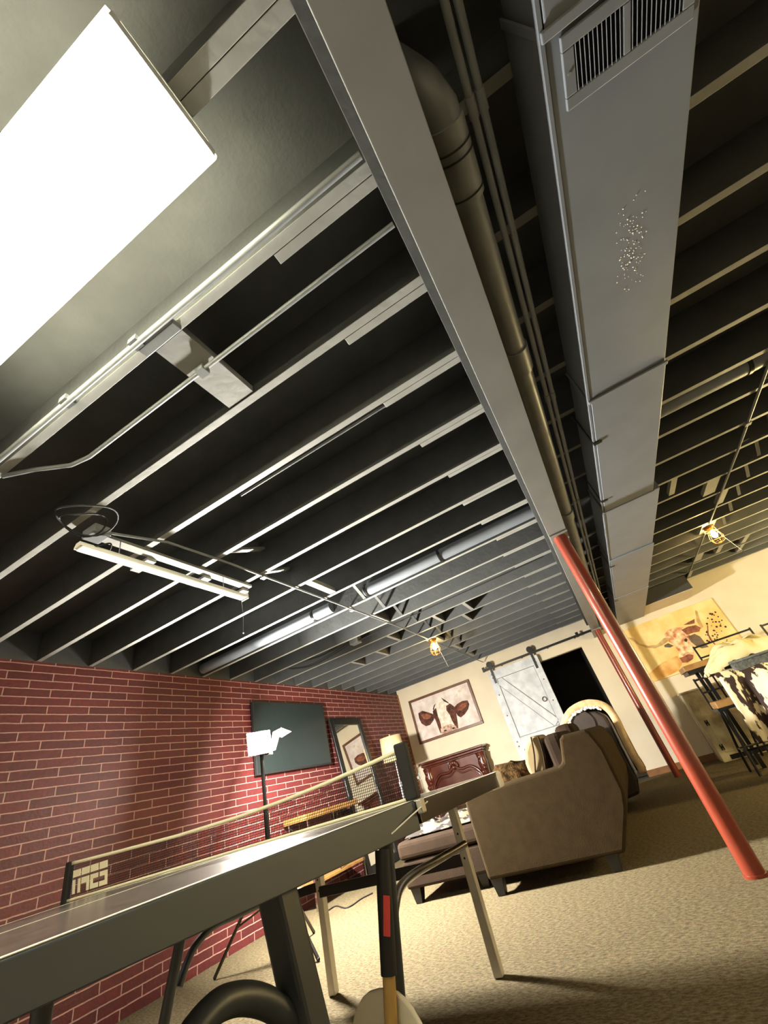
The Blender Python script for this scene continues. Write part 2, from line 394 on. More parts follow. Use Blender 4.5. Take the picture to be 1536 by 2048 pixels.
# ------------------------------------------------------------------ ceiling joists
Y0, SPC = 1.384, 0.4064
TOPJ = ZS - 0.002
for k in range(-5, 17):
    yc = Y0 + SPC * k - 0.019
    o = MB().box(XW + 0.005, 0.30, yc - 0.0185, yc + 0.0185, ZJ, TOPJ).build('ceiling_joist', 'joistshade', bevel=0.002); lit_underside(o)
    if k <= -4: lab = 'grey ceiling joist overhead, on the near side of the bright light panel' + (' and nearest' if k == -4 else ' and furthest back')
    elif k == -3: lab = 'grey ceiling joist hidden partly above the bright ceiling light panel'
    else: lab = f'{ORD[k + 2]} grey ceiling joist beyond the light panel, left of the steel beam'
    tag(o, lab, 'joist', 'ceiling joists left of the beam')
for k in range(-3, 17):
    yc = Y0 + SPC * k + 0.019
    x0 = 0.12 - 0.45 + (k % 3) * 0.02
    o = MB().box(x0, XR - 0.005, yc - 0.0185, yc + 0.0185, ZJ, TOPJ).build('ceiling_joist', 'joistshade', bevel=0.002); lit_underside(o)
    tag(o, f'{ORD[k + 3]} grey ceiling joist counted from the air vent, right of the metal duct', 'joist', 'ceiling joists right of the duct')

# blocks and bridging between joists
def bayY(k): return Y0 + SPC * k + 0.0, Y0 + SPC * (k + 1) - 0.04
BLK = [(-0.82, -2, 0.14, 'flat'), (-1.79, 1, 0.05, 'tilt'), (-1.88, 2, 0.05, 'tilt'), (-1.75, 3, 0.06, 'flat'), (-1.82, 5, 0.06, 'tilt'),
       (-1.05, 8, 0.04, 'deep'), (-1.45, 8, 0.04, 'deep'), (-1.83, 7, 0.05, 'tilt'), (-2.1, 8, 0.04, 'deep'), (-2.5, 9, 0.04, 'deep'), (-1.2, 9, 0.04, 'deep'), (-2.9, 9, 0.04, 'deep'),
       (-1.83, 6, 0.04, 'deep'), (-1.8, 12, 0.05, 'flat'), (-1.85, 14, 0.05, 'flat'),
       (1.26, 6, 0.05, 'flat'), (1.64, 7, 0.11, 'flat'), (1.80, 8, 0.07, 'flat'), (1.83, 6, 0.06, 'tilt'), (1.79, 4, 0.05, 'tilt'), (2.43, 13, 0.06, 'flat'), (2.10, 13, 0.06, 'flat'),
       (1.775, 10, 0.15, 'flat'), (-1.845, 10, 0.15, 'flat'), (1.83, 13, 0.1, 'flat'), (1.80, 15, 0.06, 'flat'), (2.45, 14, 0.05, 'flat')]
names = {}
for i, (x, k, w, kind) in enumerate(BLK):
    a, b = bayY(k); b += 0.0
    mb = MB()
    if kind == 'flat': mb.box(x - w / 2, x + w / 2, a + 0.002, b - 0.002, ZJ + 0.004, ZJ + 0.042)
    elif kind == 'tilt': mb.bar((x, a + 0.001, ZJ + 0.03), (x - 0.02, b - 0.001, ZJ + 0.19), w, 0.019)
    else: mb.box(x - w / 2, x + w / 2, a + 0.002, b - 0.002, ZJ + 0.004, ZJ + 0.22)
    side = 'left of the steel beam' if x < 0 else 'right of the duct'
    n = k + 2 if x < 0 else k + 3
    kk = {'flat': 'flat grey wood block', 'tilt': 'slanted bridging board', 'deep': 'grey blocking board'}[kind]
    base = f'{kk} behind the {ORD[n]} joist {side}'
    names.setdefault((base, x < 0), []).append(x)
    o = mb.build('joist_block', 'joistshade' if kind == 'deep' else 'edgelit'); lit_underside(o)
    same = [q for q in BLK if q[1] == k and q[3] == kind and (q[0] < 0) == (x < 0)]
    if len(same) > 1:
        rk = sorted(q[0] for q in same).index(x)
        base += ', ' + ['leftmost one', 'second from left', 'third from left', 'fourth from left'][rk]
    tag(o, base, 'block', 'blocking between the joists')
for x in (-1.70, 1.95):                                  # crossed bridging straps
    for k in range(4, 12):
        a, b = bayY(k)
        mb = MB(); mb.bar((x, a, ZJ + 0.01), (x, b, ZJ + 0.22), 0.03, 0.012); mb.bar((x + 0.045, a, ZJ + 0.22), (x + 0.045, b, ZJ + 0.01), 0.03, 0.012)
        side = 'left of the steel beam' if x < 0 else 'right of the duct'
        n = k + 2 if x < 0 else k + 3
        tag(mb.build('cross_bridging', 'joistshade'), f'crossed bridging straps behind the {ORD[n]} joist {side}', 'bridging', 'cross bridging between joists')

# ------------------------------------------------------------------ steel beam, posts, drain pipe, conduits, duct
bx0, bx1, bz0 = 0.100, 0.236, 2.052
t = thing('steel_beam', (0.168, YF, bz0), 'long grey steel beam running under the joists to the back wall', 'beam')
MB().box(bx0, bx1, YF + 0.01, YB - 0.01, bz0, bz0 + 0.014).build('bottom_flange', 'steel', t, bevel=0.002)
MB().box(0.160, 0.176, YF + 0.01, YB - 0.01, bz0 + 0.014, ZJ - 0.016).build('web', 'steel', t)
MB().box(bx0, bx1, YF + 0.01, YB - 0.01, ZJ - 0.016, ZJ - 0.001).build('top_flange', 'steel', t)
MB().box(bx0 - 0.014, bx0 + 0.03, YF + 0.01, YB - 0.01, ZJ - 0.055, ZJ - 0.017).build('nailing_strip', 'joistshade', t)
for (x, y, r, lab) in ((0.172, 3.223, 0.050, 'near orange red steel post under the beam, in front of the sofa back'), (0.182, 7.553, 0.046, 'far orange red steel post under the beam, beside the dark doorway')):
    t = thing('support_post', (x, y, 0), lab, 'post', 'orange posts under the beam')
    MB().cyl((x, y, 0.012), (x, y, bz0 - 0.012), r, n=32).build('shaft', 'orange', t)
    MB().cyl((x, y, 0.0), (x, y, 0.012), r + 0.006, n=32).build('base_plate', 'orange', t)
    MB().box(x - 0.066, x + 0.066, y - 0.09, y + 0.09, bz0 - 0.012, bz0 - 0.0005).build('cap_plate', 'steel', t)

px, pz, pr = 0.297, 2.178, 0.047
t = thing('drain_pipe', (px, 0.6, pz), 'thick grey drain pipe running beside the steel beam', 'pipe')
MB().cyl((px, 0.56, pz), (px, YB - 0.02, pz), pr, n=28).build('pipe', 'pipepaint', t)
for (y0, y1) in ((0.52, 0.72), (1.36, 1.50), (3.1, 3.24), (4.9, 5.05), (6.6, 6.75)):
    mb = MB().cyl((px, y0, pz), (px, y1, pz), pr + 0.008, n=28)
    mb.build('coupling', 'pipepaint', t)
mb = MB(); mb.tube([(px, 0.565, pz), (px, 0.50, pz + 0.005), (px - 0.01, 0.455, pz + 0.04), (px - 0.02, 0.44, pz + 0.12), (px - 0.02, 0.44, ZS - 0.01)], pr + 0.004, 24)
mb.build('elbow', 'pipepaint', t)
for y in (0.575, 0.60, 0.70): MB().tube(arc((px, y, pz), pr + 0.0095, 0, 360, 32)[:-1], 0.0025, 6, True).build('clamp_band', 'dark', t)
for (cx, rr, lab) in ((0.374, 0.0105, 'thin grey conduit next to the drain pipe'), (0.402, 0.0105, 'thin grey conduit between its twin and the metal duct')):
    t = thing('conduit', (cx, 0, 2.17), lab, 'conduit', 'two thin conduits beside the drain pipe')
    MB().cyl((cx, YF + 0.02, 2.17), (cx, YB - 0.02, 2.17), rr, n=12).build('tube', 'pipepaint', t)
    for y in (0.51, 1.75, 3.0, 4.6, 6.2):
        MB().cyl((cx, y, 2.17), (cx, y + 0.05, 2.17), rr + 0.003, n=12).build('coupling', 'pipepaint', t)

dx0 = 0.548
t = thing('air_duct', (0.7, 3.0, 2.1), 'wide grey sheet metal air duct running to the back wall', 'duct')
SEG = [(YF + 0.02, 0.487, 0.908), (0.49, 1.88, 0.906), (1.883, 3.28, 0.908), (3.284, 4.52, 0.960), (4.524, 6.2, 0.972), (6.204, YB - 0.015, 0.98)]
for i, (a, b, x1) in enumerate(SEG):
    dz = 0.0 if i % 2 else 0.006
    MB().box(dx0 - (0.004 if i % 2 else 0), x1, a, b, 2.10 - dz, ZJ - 0.006).build('duct_section', 'ductpaint', t, bevel=0.004)
for i, (a, b, x1) in enumerate(SEG[:-1]):
    mb = MB().box(dx0 - 0.008, x1 + 0.006, b - 0.012, b + 0.010, 2.088, 2.098).box(dx0 - 0.012, dx0 - 0.005, b - 0.012, b + 0.010, 2.088, ZJ - 0.01)
    mb.build('seam_cleat', 'ductpaint', t, bevel=0.002)
mb = MB().box(dx0 - 0.014, dx0 - 0.004, YF + 0.02, YB - 0.02, 2.097, 2.112)
mb.build('corner_seam', 'ductpaint', t)
for y in (2.25, 3.05, 4.7, 6.3):
    MB().box(dx0 - 0.016, dx0 - 0.013, y, y + 0.025, 2.09, ZJ - 0.004).box(dx0 - 0.016, dx0 + 0.03, y, y + 0.025, 2.087, 2.0905).build('hanger_strap', 'black', t)
mb = MB()
for j in range(120):
    while True:
        u, v = random.gauss(0, 1), random.gauss(0, 1)
        if abs(u) < 2 and abs(v) < 2: break
    mb.ball((0.745 + u * 0.026, 1.17 + v * 0.10, 2.0995), random.choice([0.0012, 0.0016, 0.0022]), 6, 4)
o = mb.build('droplet_glints', 'white', t); o['kind'] = 'stuff'  # glints on condensation drops, drawn as tiny white balls
v = thing('air_vent', (0.73, 0.58, 2.09), 'grey metal vent grille with two banks of slats under the duct', 'vent')
x0, x1, y0, y1 = 0.577, 0.885, 0.508, 0.655
zf = 2.088
mb = MB(); a = 0.028
mb.box(x0, x1, y0, y0 + a, zf, 2.099).box(x0, x1, y1 - a, y1, zf, 2.099).box(x0, x0 + a, y0 + a, y1 - a, zf, 2.099).box(x1 - a, x1, y0 + a, y1 - a, zf, 2.099).box(0.720, 0.738, y0 + a, y1 - a, zf, 2.099)
mb.build('vent_frame', 'ductpaint', v, bevel=0.002)
MB().box(x0 + a, x1 - a, y0 + a, y1 - a, 2.0965, 2.0995).build('vent_throat', 'dark', v)
for (a0, a1) in ((x0 + a, 0.720), (0.738, x1 - a)):
    for j in range(11):
        xx = a0 + (j + 0.5) * (a1 - a0) / 11
        MB().bar((xx, y0 + a, 2.092), (xx, y1 - a, 2.092), 0.0018, 0.009, up=(0.55, 0, 1)).build('slat', 'ductpaint', v)
for xx in (x0 + 0.012, x1 - 0.012): MB().cyl((xx, 0.582, zf), (xx, 0.582, zf - 0.002), 0.004, n=10).build('screw', 'steel', v)

# soffit box of boxed duct at the back wall
yq = W(1376, 1179, z=2.12).y
t = MB().box(0.985, 1.69, yq, YB - 0.002, 2.12, ZJ - 0.004).build('soffit_box', 'soffitpaint', bevel=0.004)
tag(t, 'dark grey boxed duct stub on the back wall right of the air duct', 'soffit')
MB().box(0.99, 1.685, yq + 0.01, YB - 0.004, 2.116, 2.1195).build('lit_underside_panel', 'plaster', t)  # paler panel stands in for light bounced up from the floor

# round ducts in the joist bays
def round_duct(x0, x1, y, z, r, lab, bands):
    t = thing('round_duct', ((x0 + x1) / 2, y, z), lab, 'duct', 'round ducts between the joists')
    MB().cyl((x0, y, z), (x1, y, z), r, n=28).build('duct_tube', 'ductpaint', t)
    for xb in bands: MB().cyl((xb - 0.012, y, z), (xb + 0.012, y, z), r + 0.006, n=28).build('band', 'black', t)
    return t
yr = W(870, 1125, z=2.36).y
round_duct(-1.62, 0.09, yr, 2.405, 0.054, 'round grey duct between joists, from the steel beam to an open end', [-1.60, -0.80])
round_duct(-3.80, -2.02, yr, 2.405, 0.054, 'round grey duct between joists, running on to the brick wall', [-2.24])
round_duct(0.995, 2.3, W(1420, 775, z=2.36).y, 2.405, 0.075, 'round grey duct between joists on the right side of the duct', [1.62])

# conduits under the joists
def conduit(pts, r, lab, clips=()):
    t = thing('ceiling_conduit', pts[0], lab, 'conduit', 'conduits fixed under the joists')
    MB().tube(pts, r, 10).build('tube', 'pipepaint', t)
    for c in clips: MB().box(c[0] - 0.02, c[0] + 0.02, c[1] - 0.02, c[1] + 0.02, ZJ - 0.028, ZJ - 0.001).build('clip', 'pipepaint', t)
    return t
conduit([(-1.97, 1.12, 2.318), (-1.88, 1.4, 2.325), (-1.86, 1.8, 2.326), (-1.85, 2.6, 2.326), (-1.83, 4.6, 2.326), (-1.85, 5.35, 2.326)], 0.008, 'long thin conduit crossing under the left joists up to the caged bulb', [(-1.86, 2.2), (-1.85, 3.43)])
conduit([(-1.86, 5.65, 2.326), (-1.90, 7.9, 2.326), (-1.9, 8.2, 2.326)], 0.008, 'thin conduit under the left joists beyond the caged bulb')
conduit([(1.70, 0.6, 2.324), (1.71, 2.6, 2.324), (1.74, 3.8, 2.324), (1.755, 5.45, 2.324)], 0.0095, 'thin conduit crossing under the right joists up to the caged bulb', [(1.73, 3.42)])
conduit([(1.75, 5.75, 2.324), (1.755, 8.0, 2.324)], 0.0095, 'thin conduit under the right joists beyond the caged bulb')
yA = 0.505
conduit([(0.08, yA, 2.318), (-3.7, yA, 2.318)], 0.012, 'pale conduit running along the first joist beyond the light panel', [(-0.9, yA), (-1.3, yA)])
yB2 = 0.725
conduit([(0.08, yB2, 2.327), (-1.52, yB2, 2.327), (-1.62, yB2 - 0.02, 2.327), (-1.74, yB2 - 0.10, 2.327), (-1.86, yB2 - 0.16, 2.327)], 0.010, 'pale conduit between the first two joists bending towards the brick wall', [(-0.82, yB2)])
conduit([(0.02, 1.384 + 0.03, 2.35), (-1.3, 1.384 + 0.03, 2.35)], 0.008, 'thin conduit along the third joist beyond the light panel')
P0, P1 = W(265, 690, z=2.32), W(335, 632, z=2.32)
t = tag(MB().box(min(P0.x, P1.x), max(P0.x, P1.x), 0.522, 0.560, 2.31, 2.3385).build('junction_strip', 'pipepaint', bevel=0.003), 'small grey raceway box on the first joist beyond the light panel', 'box')
jb = thing('junction_box', (-2.0, 1.07, 2.31), 'grey junction box with looping cables near the strip light', 'junction box')
MB().box(-2.06, -1.95, 1.02, 1.11, 2.285, 2.336).build('box', 'pipepaint', jb, bevel=0.004)
for (cx, cy, rr, zz) in ((-1.86, 0.93, 0.13, 2.27), (-2.02, 1.10, 0.05, 2.24), (-1.93, 0.95, 0.10, 2.29)):
    MB().tube([(cx + rr * math.cos(q), cy + rr * math.sin(q), zz + 0.02 * math.sin(q * 2)) for q in [2 * math.pi * i / 28 for i in range(28)]], 0.0045, 8, True).build('cable_loop', 'blackcord', jb)
t = thing('wiring_box', (-2.35, 4.2, 2.37), 'grey wiring box with two sagging black cables between far joists', 'junction box')
p = W(575, 1285 + 0, z=ZJ + 0.03); q = W(530, 1300, z=ZJ)
bxc = W(540 - 4, 1290, z=2.34)
bxc = W(712 - 0, 1288, z=2.34)
MB().box(bxc.x - 0.06, bxc.x + 0.06, bxc.y - 0.05, bxc.y + 0.05, ZJ + 0.002, ZJ + 0.09).build('box', 'pipepaint', t, bevel=0.004)
for dy in (0.02, -0.03):
    MB().tube(smooth_path([(bxc.x - 0.06, bxc.y + dy, ZJ + 0.04), (bxc.x - 0.35, bxc.y + dy, ZJ + 0.0), (bxc.x - 0.7, bxc.y + dy, ZJ - 0.02), (bxc.x - 1.0, bxc.y + dy - 0.02, ZJ + 0.04)]), 0.007, 8).build('cable', 'blackcord', t)
MB().tube([(bxc.x + 0.06, bxc.y, ZJ + 0.03), (bxc.x + 1.0, bxc.y + 0.02, ZJ + 0.05), (0.0, bxc.y + 0.02, ZJ + 0.06)], 0.007, 8).build('cable', 'blackcord', t)

# ------------------------------------------------------------------ lamps
t = thing('ceiling_light', (-0.87, 0.13, 2.25), 'big bright fluorescent wrap light with ribbed lens on the ceiling', 'ceiling light')
lx0, lx1, ly0, ly1, lz = -1.49, -0.262, -0.02, 0.285, 2.26
mb = MB()
prof = [(ly0 + 0.012, ZJ - 0.016), (ly0, ZJ - 0.03), (ly0 + 0.004, lz + 0.012), (ly0 + 0.02, lz), (ly1 - 0.02, lz), (ly1 - 0.004, lz + 0.012), (ly1, ZJ - 0.03), (ly1 - 0.012, ZJ - 0.016)]
mb.prism([(lx0, y, z) for (y, z) in prof], (lx1 - lx0, 0, 0)); lens = mb.build('lens', 'panelside', t)
MB().box(lx0 + 0.003, lx1 - 0.003, ly0 + 0.020, ly1 - 0.020, lz - 0.003, lz + 0.001).build('lens_face', 'panel', lens)
MB().box(lx0 - 0.004, lx1 + 0.004, ly0 + 0.03, ly1 - 0.03, ZJ - 0.016, ZJ - 0.001).build('backing_pan', 'white', t)
MB().box(lx1, lx1 + 0.004, ly0 + 0.01, ly1 - 0.01, lz + 0.004, ZJ - 0.018).build('end_cap', 'white', t)
MB().box(lx0 - 0.004, lx0, ly0 + 0.01, ly1 - 0.01, lz + 0.004, ZJ - 0.018).build('end_cap', 'white', t)

t = thing('strip_light', (-2.0, 1.57, 2.2), 'narrow white strip light hanging under a board by the brick side', 'strip light')
ya, yb_ = 0.985, 2.15
mb = MB(); sec = [(-0.030, 0.0), (-0.030, 0.010), (-0.016, 0.030), (0.016, 0.030), (0.030, 0.010), (0.030, 0.0)]
mb.prism([(-2.01 + a, ya, 2.195 + b) for a, b in sec], (0, yb_ - ya, 0)); mb.build('housing', 'white', t)
MB().box(-2.036, -1.984, ya + 0.012, yb_ - 0.014, 2.188, 2.1945).build('diffuser', 'stripglow', t, bevel=0.002)
MB().box(-2.042, -1.978, yb_ + 0.0005, yb_ + 0.005, 2.186, 2.228).build('end_cap', 'white', t)
for y in (1.2, 1.95): MB().cyl((-2.01, y, 2.225), (-2.01, y, 2.319), 0.003, n=8).build('hanger', 'chrome', t)
pc = W(500, 1205, z=2.2); pe = W(516, 1310, x=pc.x)
MB().tube([(pc.x, yb_, 2.21), (pc.x + 0.005, yb_ + 0.004, 2.08), (pc.x, yb_, 1.95)], 0.0015, 6).build('pull_chain', 'chrome', t)
MB().ball((pc.x, yb_, 1.944), 0.006, 8, 6).build('chain_knob', 'white', t)
o = MB().box(-2.075, -2.015, 1.12, 2.24, ZJ - 0.02, ZJ - 0.001).build('mounting_board', 'edgelit', bevel=0.002); tag(o, 'grey mounting board above the narrow strip light', 'board')
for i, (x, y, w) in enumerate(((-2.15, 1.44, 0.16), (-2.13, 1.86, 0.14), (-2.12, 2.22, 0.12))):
    o = MB().box(x - w / 2, x + w / 2, y - 0.03, y + 0.03, ZJ - 0.040, ZJ - 0.0205).build('cleat', 'edgelit'); tag(o, f'short wooden cleat across the mounting board, {ORD[i]} from its near end', 'cleat', 'cleats over the strip light')

def work_light():
    c = Vector((-3.01, 3.30, 0)); t = thing('work_light', c, 'glaring floodlight on a black tripod in front of the brick wall', 'work light')
    MB().cyl(c + Vector((0, 0, 0.36)), c + Vector((0, 0, 1.36)), 0.016, n=14).build('mast', 'black', t)
    MB().cyl(c + Vector((0, 0, 0.30)), c + Vector((0, 0, 0.95)), 0.021, n=14).build('lower_mast', 'black', t)
    hub = c + Vector((0.0, 0.0, 0.62)); low = c + Vector((0, 0, 0.34))
    for f in ((-3.47, 3.15), (-2.50, 3.13), (-3.05, 3.80)):
        foot = Vector((f[0], f[1], 0.013))
        lg = MB().cyl(hub, foot, 0.012, n=10).build('leg', 'gunmetal', t)
        mid = hub.lerp(foot, 0.62)
        MB().cyl(low, mid, 0.007, n=8).build('brace', 'gunmetal', lg)
        MB().ball(foot, 0.013, 8, 6).build('foot_cap', 'blackmatte', lg)
    MB().cyl(hub - Vector((0, 0, 0.03)), hub + Vector((0, 0, 0.03)), 0.03, n=14).build('hub', 'black', t)
    hc = c + Vector((0, 0, 1.44))
    MB().box(c.x - 0.012, c.x + 0.012, c.y - 0.14, c.y + 0.14, 1.345, 1.365).build('crossbar', 'black', t)
    for d, off, gm in ((Vector((0.83, -0.42, 0.10)), Vector((0.05, -0.07, 0)), 'workface'), (Vector((0.40, 0.82, -0.42)), Vector((0.05, 0.11, 0)), 'workface2')):  # second head is added to throw light on the back wall
        d.normalize(); a = d.cross(Vector((0, 0, 1))).normalized(); b = a.cross(d)
        p = hc + off
        r = lambda q, w, h: [q - a * w - b * h, q + a * w - b * h, q + a * w + b * h, q - a * w + b * h]
        hd = MB().hexa(r(p - d * 0.05, 0.07, 0.06), r(p, 0.115, 0.10)).build('lamp_head', 'blackmatte', t, bevel=0.005)
        MB().hexa(r(p + d * 0.002, 0.105, 0.09), r(p + d * 0.008, 0.10, 0.085)).build('glass', gm, hd)
        if gm == 'workface2':
            mb = MB(); e = p + d * 0.11
            mb.hexa([p - a * .115 + b * .097, p + a * .115 + b * .097, e + a * .115 + b * .097, e - a * .115 + b * .097], [p - a * .115 + b * .10, p + a * .115 + b * .10, e + a * .115 + b * .10, e - a * .115 + b * .10])
            mb.build('added_hood', 'blackmatte', hd)  # added to block this head's light from the far ceiling
work_light()

def cage_lamp(x, y, z, lab, pull):
    t = thing('caged_bulb', (x, y, z), lab, 'light', 'caged bulbs under the joists')
    MB().lathe((x, y, 0), [(0.055, ZJ - 0.001), (0.055, ZJ - 0.022), (0.035, ZJ - 0.035), (0.024, ZJ - 0.055)], 20).build('lamp_holder', 'brass', t)
    bz = ZJ - 0.055
    MB().lathe((x, y, 0), [(0.013, bz), (0.016, bz - 0.015), (0.030, bz - 0.05), (0.030, bz - 0.062), (0.020, bz - 0.082), (0.004, bz - 0.09)], 18).build('bulb', 'bulb', t)
    mb = MB()
    for k in range(6):
        a = math.pi / 3 * k; ca, sa = math.cos(a), math.sin(a)
        mb.tube([(x + ca * rr, y + sa * rr, zz) for rr, zz in ((0.03, ZJ - 0.035), (0.055, bz - 0.03), (0.072, bz - 0.09), (0.058, bz - 0.14), (0.03, bz - 0.155))], 0.0022, 6)
    for rr, zz in ((0.055, bz - 0.03), (0.072, bz - 0.09), (0.058, bz - 0.14), (0.03, bz - 0.155)):
        mb.tube([(x + rr * math.cos(q), y + rr * math.sin(q), zz) for q in [2 * math.pi * i / 20 for i in range(20)]], 0.0022, 6, True)
    mb.build('cage', 'brass', t)
    MB().tube([(x + 0.05, y, ZJ - 0.02), (x + pull[0] * 0.5, y + pull[1] * 0.5, ZJ - 0.14), (x + pull[0], y + pull[1], pull[2])], 0.0016, 6).build('pull_cord', 'white', t)
    MB().cyl((x + pull[0], y + pull[1], pull[2] - 0.02), (x + pull[0], y + pull[1], pull[2]), 0.006, n=8).build('cord_knob', 'blackmatte', t)
cage_lamp(-1.845, 5.52, 2.25, 'glowing caged bulb under the left joists, above the cow painting side', (0.09, 0.04, 1.93))
cage_lamp(1.775, 5.62, 2.25, 'glowing caged bulb under the right joists beside the air duct', (0.13, 0.05, 1.97))

# ------------------------------------------------------------------ table tennis table with net
TX0, TX1 = -2.215, -0.690
t = thing('table_tennis_table', (-1.45, 1.4, 0), 'dark grey table tennis table on tube legs, net across its middle', 'table')
def half(ya, yb, za, zb, dx):
    Z = lambda y: za + (zb - za) * (y - ya) / (yb - ya)
    X = lambda x, y: x + dx * (y - ya) / (yb - ya)
    def q(mb, x0, x1, y0, y1, o0, o1):
        c = ((x0, y0), (x1, y0), (x1, y1), (x0, y1))
        mb.hexa([(X(x, y), y, Z(y) + o0) for x, y in c], [(X(x, y), y, Z(y) + o1) for x, y in c])
    mb = MB(); q(mb, TX0, TX1, ya, yb, -0.018, 0); o = mb.build('tabletop', 'tabletop', t)
    mb = MB(); lw = 0.02; e = 0.0008
    for a in ((TX1 - lw, TX1, ya, yb), (TX0, TX0 + lw, ya, yb), (TX0 + lw, TX1 - lw, yb - lw, yb), ((TX0 + TX1) / 2 - 0.004, (TX0 + TX1) / 2 + 0.004, ya, yb - lw)): q(mb, *a, 0, e)
    mb.build('white_lines', 'whiteline', o)
half(0.04, 1.405, 0.753, 0.753, 0.0)
YE, DXE = 2.80, -0.105
half(1.425, YE, 0.748, 0.731, DXE)
mb = MB()
mb.hexa([(TX1 - 0.03, 0.04, 0.706), (TX1 + 0.003, 0.04, 0.706), (TX1 + 0.003, 1.403, 0.678), (TX1 - 0.03, 1.403, 0.678)], [(TX1 - 0.03, 0.04, 0.7515), (TX1 + 0.003, 0.04, 0.7515), (TX1 + 0.003, 1.403, 0.7515), (TX1 - 0.03, 1.403, 0.7515)])
mb.box(TX0, TX0 + 0.03, 0.04, 1.403, 0.69, 0.7345); mb.box(TX0 + 0.03, TX1 - 0.03, 0.04, 0.07, 0.69, 0.7345); mb.box(TX0 + 0.03, TX1 - 0.03, 1.373, 1.403, 0.69, 0.7345)
mb.build('near_frame', 'apron', t, bevel=0.002)
mb = MB(); e1 = TX1 + DXE; e0 = TX0 + DXE
mb.hexa([(TX1 - 0.03, 1.427, 0.690), (TX1 + 0.002, 1.427, 0.690), (e1 + 0.004, YE - 0.098, 0.664), (e1 - 0.03, YE - 0.098, 0.664)], [(TX1 - 0.03, 1.427, 0.7465), (TX1 + 0.002, 1.427, 0.7465), (e1 + 0.004, YE - 0.098, 0.730), (e1 - 0.03, YE - 0.098, 0.730)])
mb.hexa([(TX0, 1.427, 0.68), (TX0 + 0.03, 1.427, 0.68), (e0 + 0.03, YE, 0.665), (e0, YE, 0.665)], [(TX0, 1.427, 0.729), (TX0 + 0.03, 1.427, 0.729), (e0 + 0.03, YE, 0.712), (e0, YE, 0.712)])
mb.box(e0 + 0.03, e1 - 0.03, YE - 0.03, YE, 0.665, 0.711)
mb.build('far_frame', 'gunmetal', t, bevel=0.002)
MB().box(e1 - 0.05, e1 + 0.010, YE - 0.10, YE + 0.006, 0.655, 0.7335).build('corner_cap', 'white', t, bevel=0.012)
# near half legs
MB().bar((-0.755, 0.84, 0.70), (-0.755, 1.02, 0.002), 0.058, 0.058, up=(0, 1, 0)).build('leg', 'tableleg', t, bevel=0.008)
pts = [W(*p, x=-0.765) for p in ((372, 2085), (405, 2040), (445, 2006), (490, 1996), (535, 2006), (575, 2034), (592, 2058))]
MB().tube(smooth_path(pts), 0.021, 14).build('curved_brace', 'tableleg', t)
def down(p, q):
    p, q = Vector(p), Vector(q); s = (p.z - 0.002) / (p.z - q.z); return p + (q - p) * s
a, b = W(366, 1852, x=-2.10), W(328, 2048, x=-2.10)
MB().tube([a, down(a, b)], 0.022, 14).build('leg', 'tableleg', t)
pts = [W(*p, x=-2.10) for p in ((540, 1800), (485, 1825), (430, 1850), (394, 1887), (375, 1923), (358, 1975))]
MB().tube(smooth_path(pts), 0.016, 12).build('curved_brace', 'tableleg', t)
a, b = W(86, 1990, x=-1.2), W(86, 2048, x=-1.2); a.z = 0.70
MB().tube([a, (a.x, a.y + 0.02, 0.002)], 0.018, 14).build('leg', 'tableleg', t)
a, b = W(768, 1640, y=1.25), W(794, 1987, y=1.25)
MB().tube([a, down(a, b)], 0.020, 16).build('leg', 'tableleg', t)
MB().ball((a.x, a.y, a.z - 0.01), 0.024, 12, 8).build('leg_joint', 'gunmetal', t)
# far half legs
for (x, y) in ((-1.032, 2.535), (-2.006, 2.607)):
    lg = MB().box(x - 0.021, x + 0.021, y - 0.021, y + 0.021, 0.002, 0.70).build('leg', 'silver', t, bevel=0.004)
    mb = MB()
    for z in (0.43, 0.48, 0.53): mb.cyl((x + 0.0, y - 0.0213, z), (x, y - 0.0219, z), 0.005, n=10)
    mb.build('adjusting_hole', 'dark', lg)
mb = MB(); mb.bar(W(640, 1784, y=2.575), W(927, 1719, y=2.565), 0.02, 0.05); mb.build('cross_bar', 'black', t, bevel=0.003)
mb = MB(); mb.bar(W(540, 1806, y=2.60), W(640, 1772, y=2.60), 0.02, 0.045); mb.build('cross_bar', 'black', t, bevel=0.003)
pts = [W(930, 1688, y=2.49), W(872, 1722, y=2.25), W(828, 1748, y=2.0), W(800, 1776, y=1.75), W(789, 1815, y=1.52), W(786, 1850, y=1.38)]
MB().tube(smooth_path(pts), [0.016] * 31, 14).build('curved_brace', 'gunmetal', t)
bc = W(600, 1800, x=-1.3)

n = thing('table_net', (-1.55, 1.42, 0.75), 'black table tennis net with white tapes and mirrored white lettering', 'net')
NX0, NX1 = -2.432, -0.705
tops = [(-2.432, 0.892), (-2.1, 0.878), (-1.75, 0.865), (-1.42, 0.861), (-1.2, 0.866), (-1.0, 0.876), (-0.85, 0.887), (-0.705, 0.899)]
def top_z(x):
    for (a, za), (b, zb) in zip(tops, tops[1:]):
        if x <= b: return za + (zb - za) * (x - a) / (b - a)
    return tops[-1][1]
N = 40
MB().sheet(lambda u, v: (NX0 + (NX1 - NX0) * u, 1.415, 0.760 + (top_z(NX0 + (NX1 - NX0) * u) - 0.765) * v), N, 2, 0.0006).build('mesh', 'net', n)
MB().sheet(lambda u, v: (NX0 + (NX1 - NX0) * u, 1.413 - 0.0, top_z(NX0 + (NX1 - NX0) * u) - 0.010 + 0.012 * v), N, 1, 0.004).build('top_tape', 'tape', n)
MB().sheet(lambda u, v: (NX0 + (NX1 - NX0) * u, 1.413, 0.7545 + 0.009 * v), N, 1, 0.004).build('bottom_tape', 'tape', n)
mb = MB(); 
mb.box(-0.716, -0.672, 1.400, 1.432, 0.7535, 0.915)
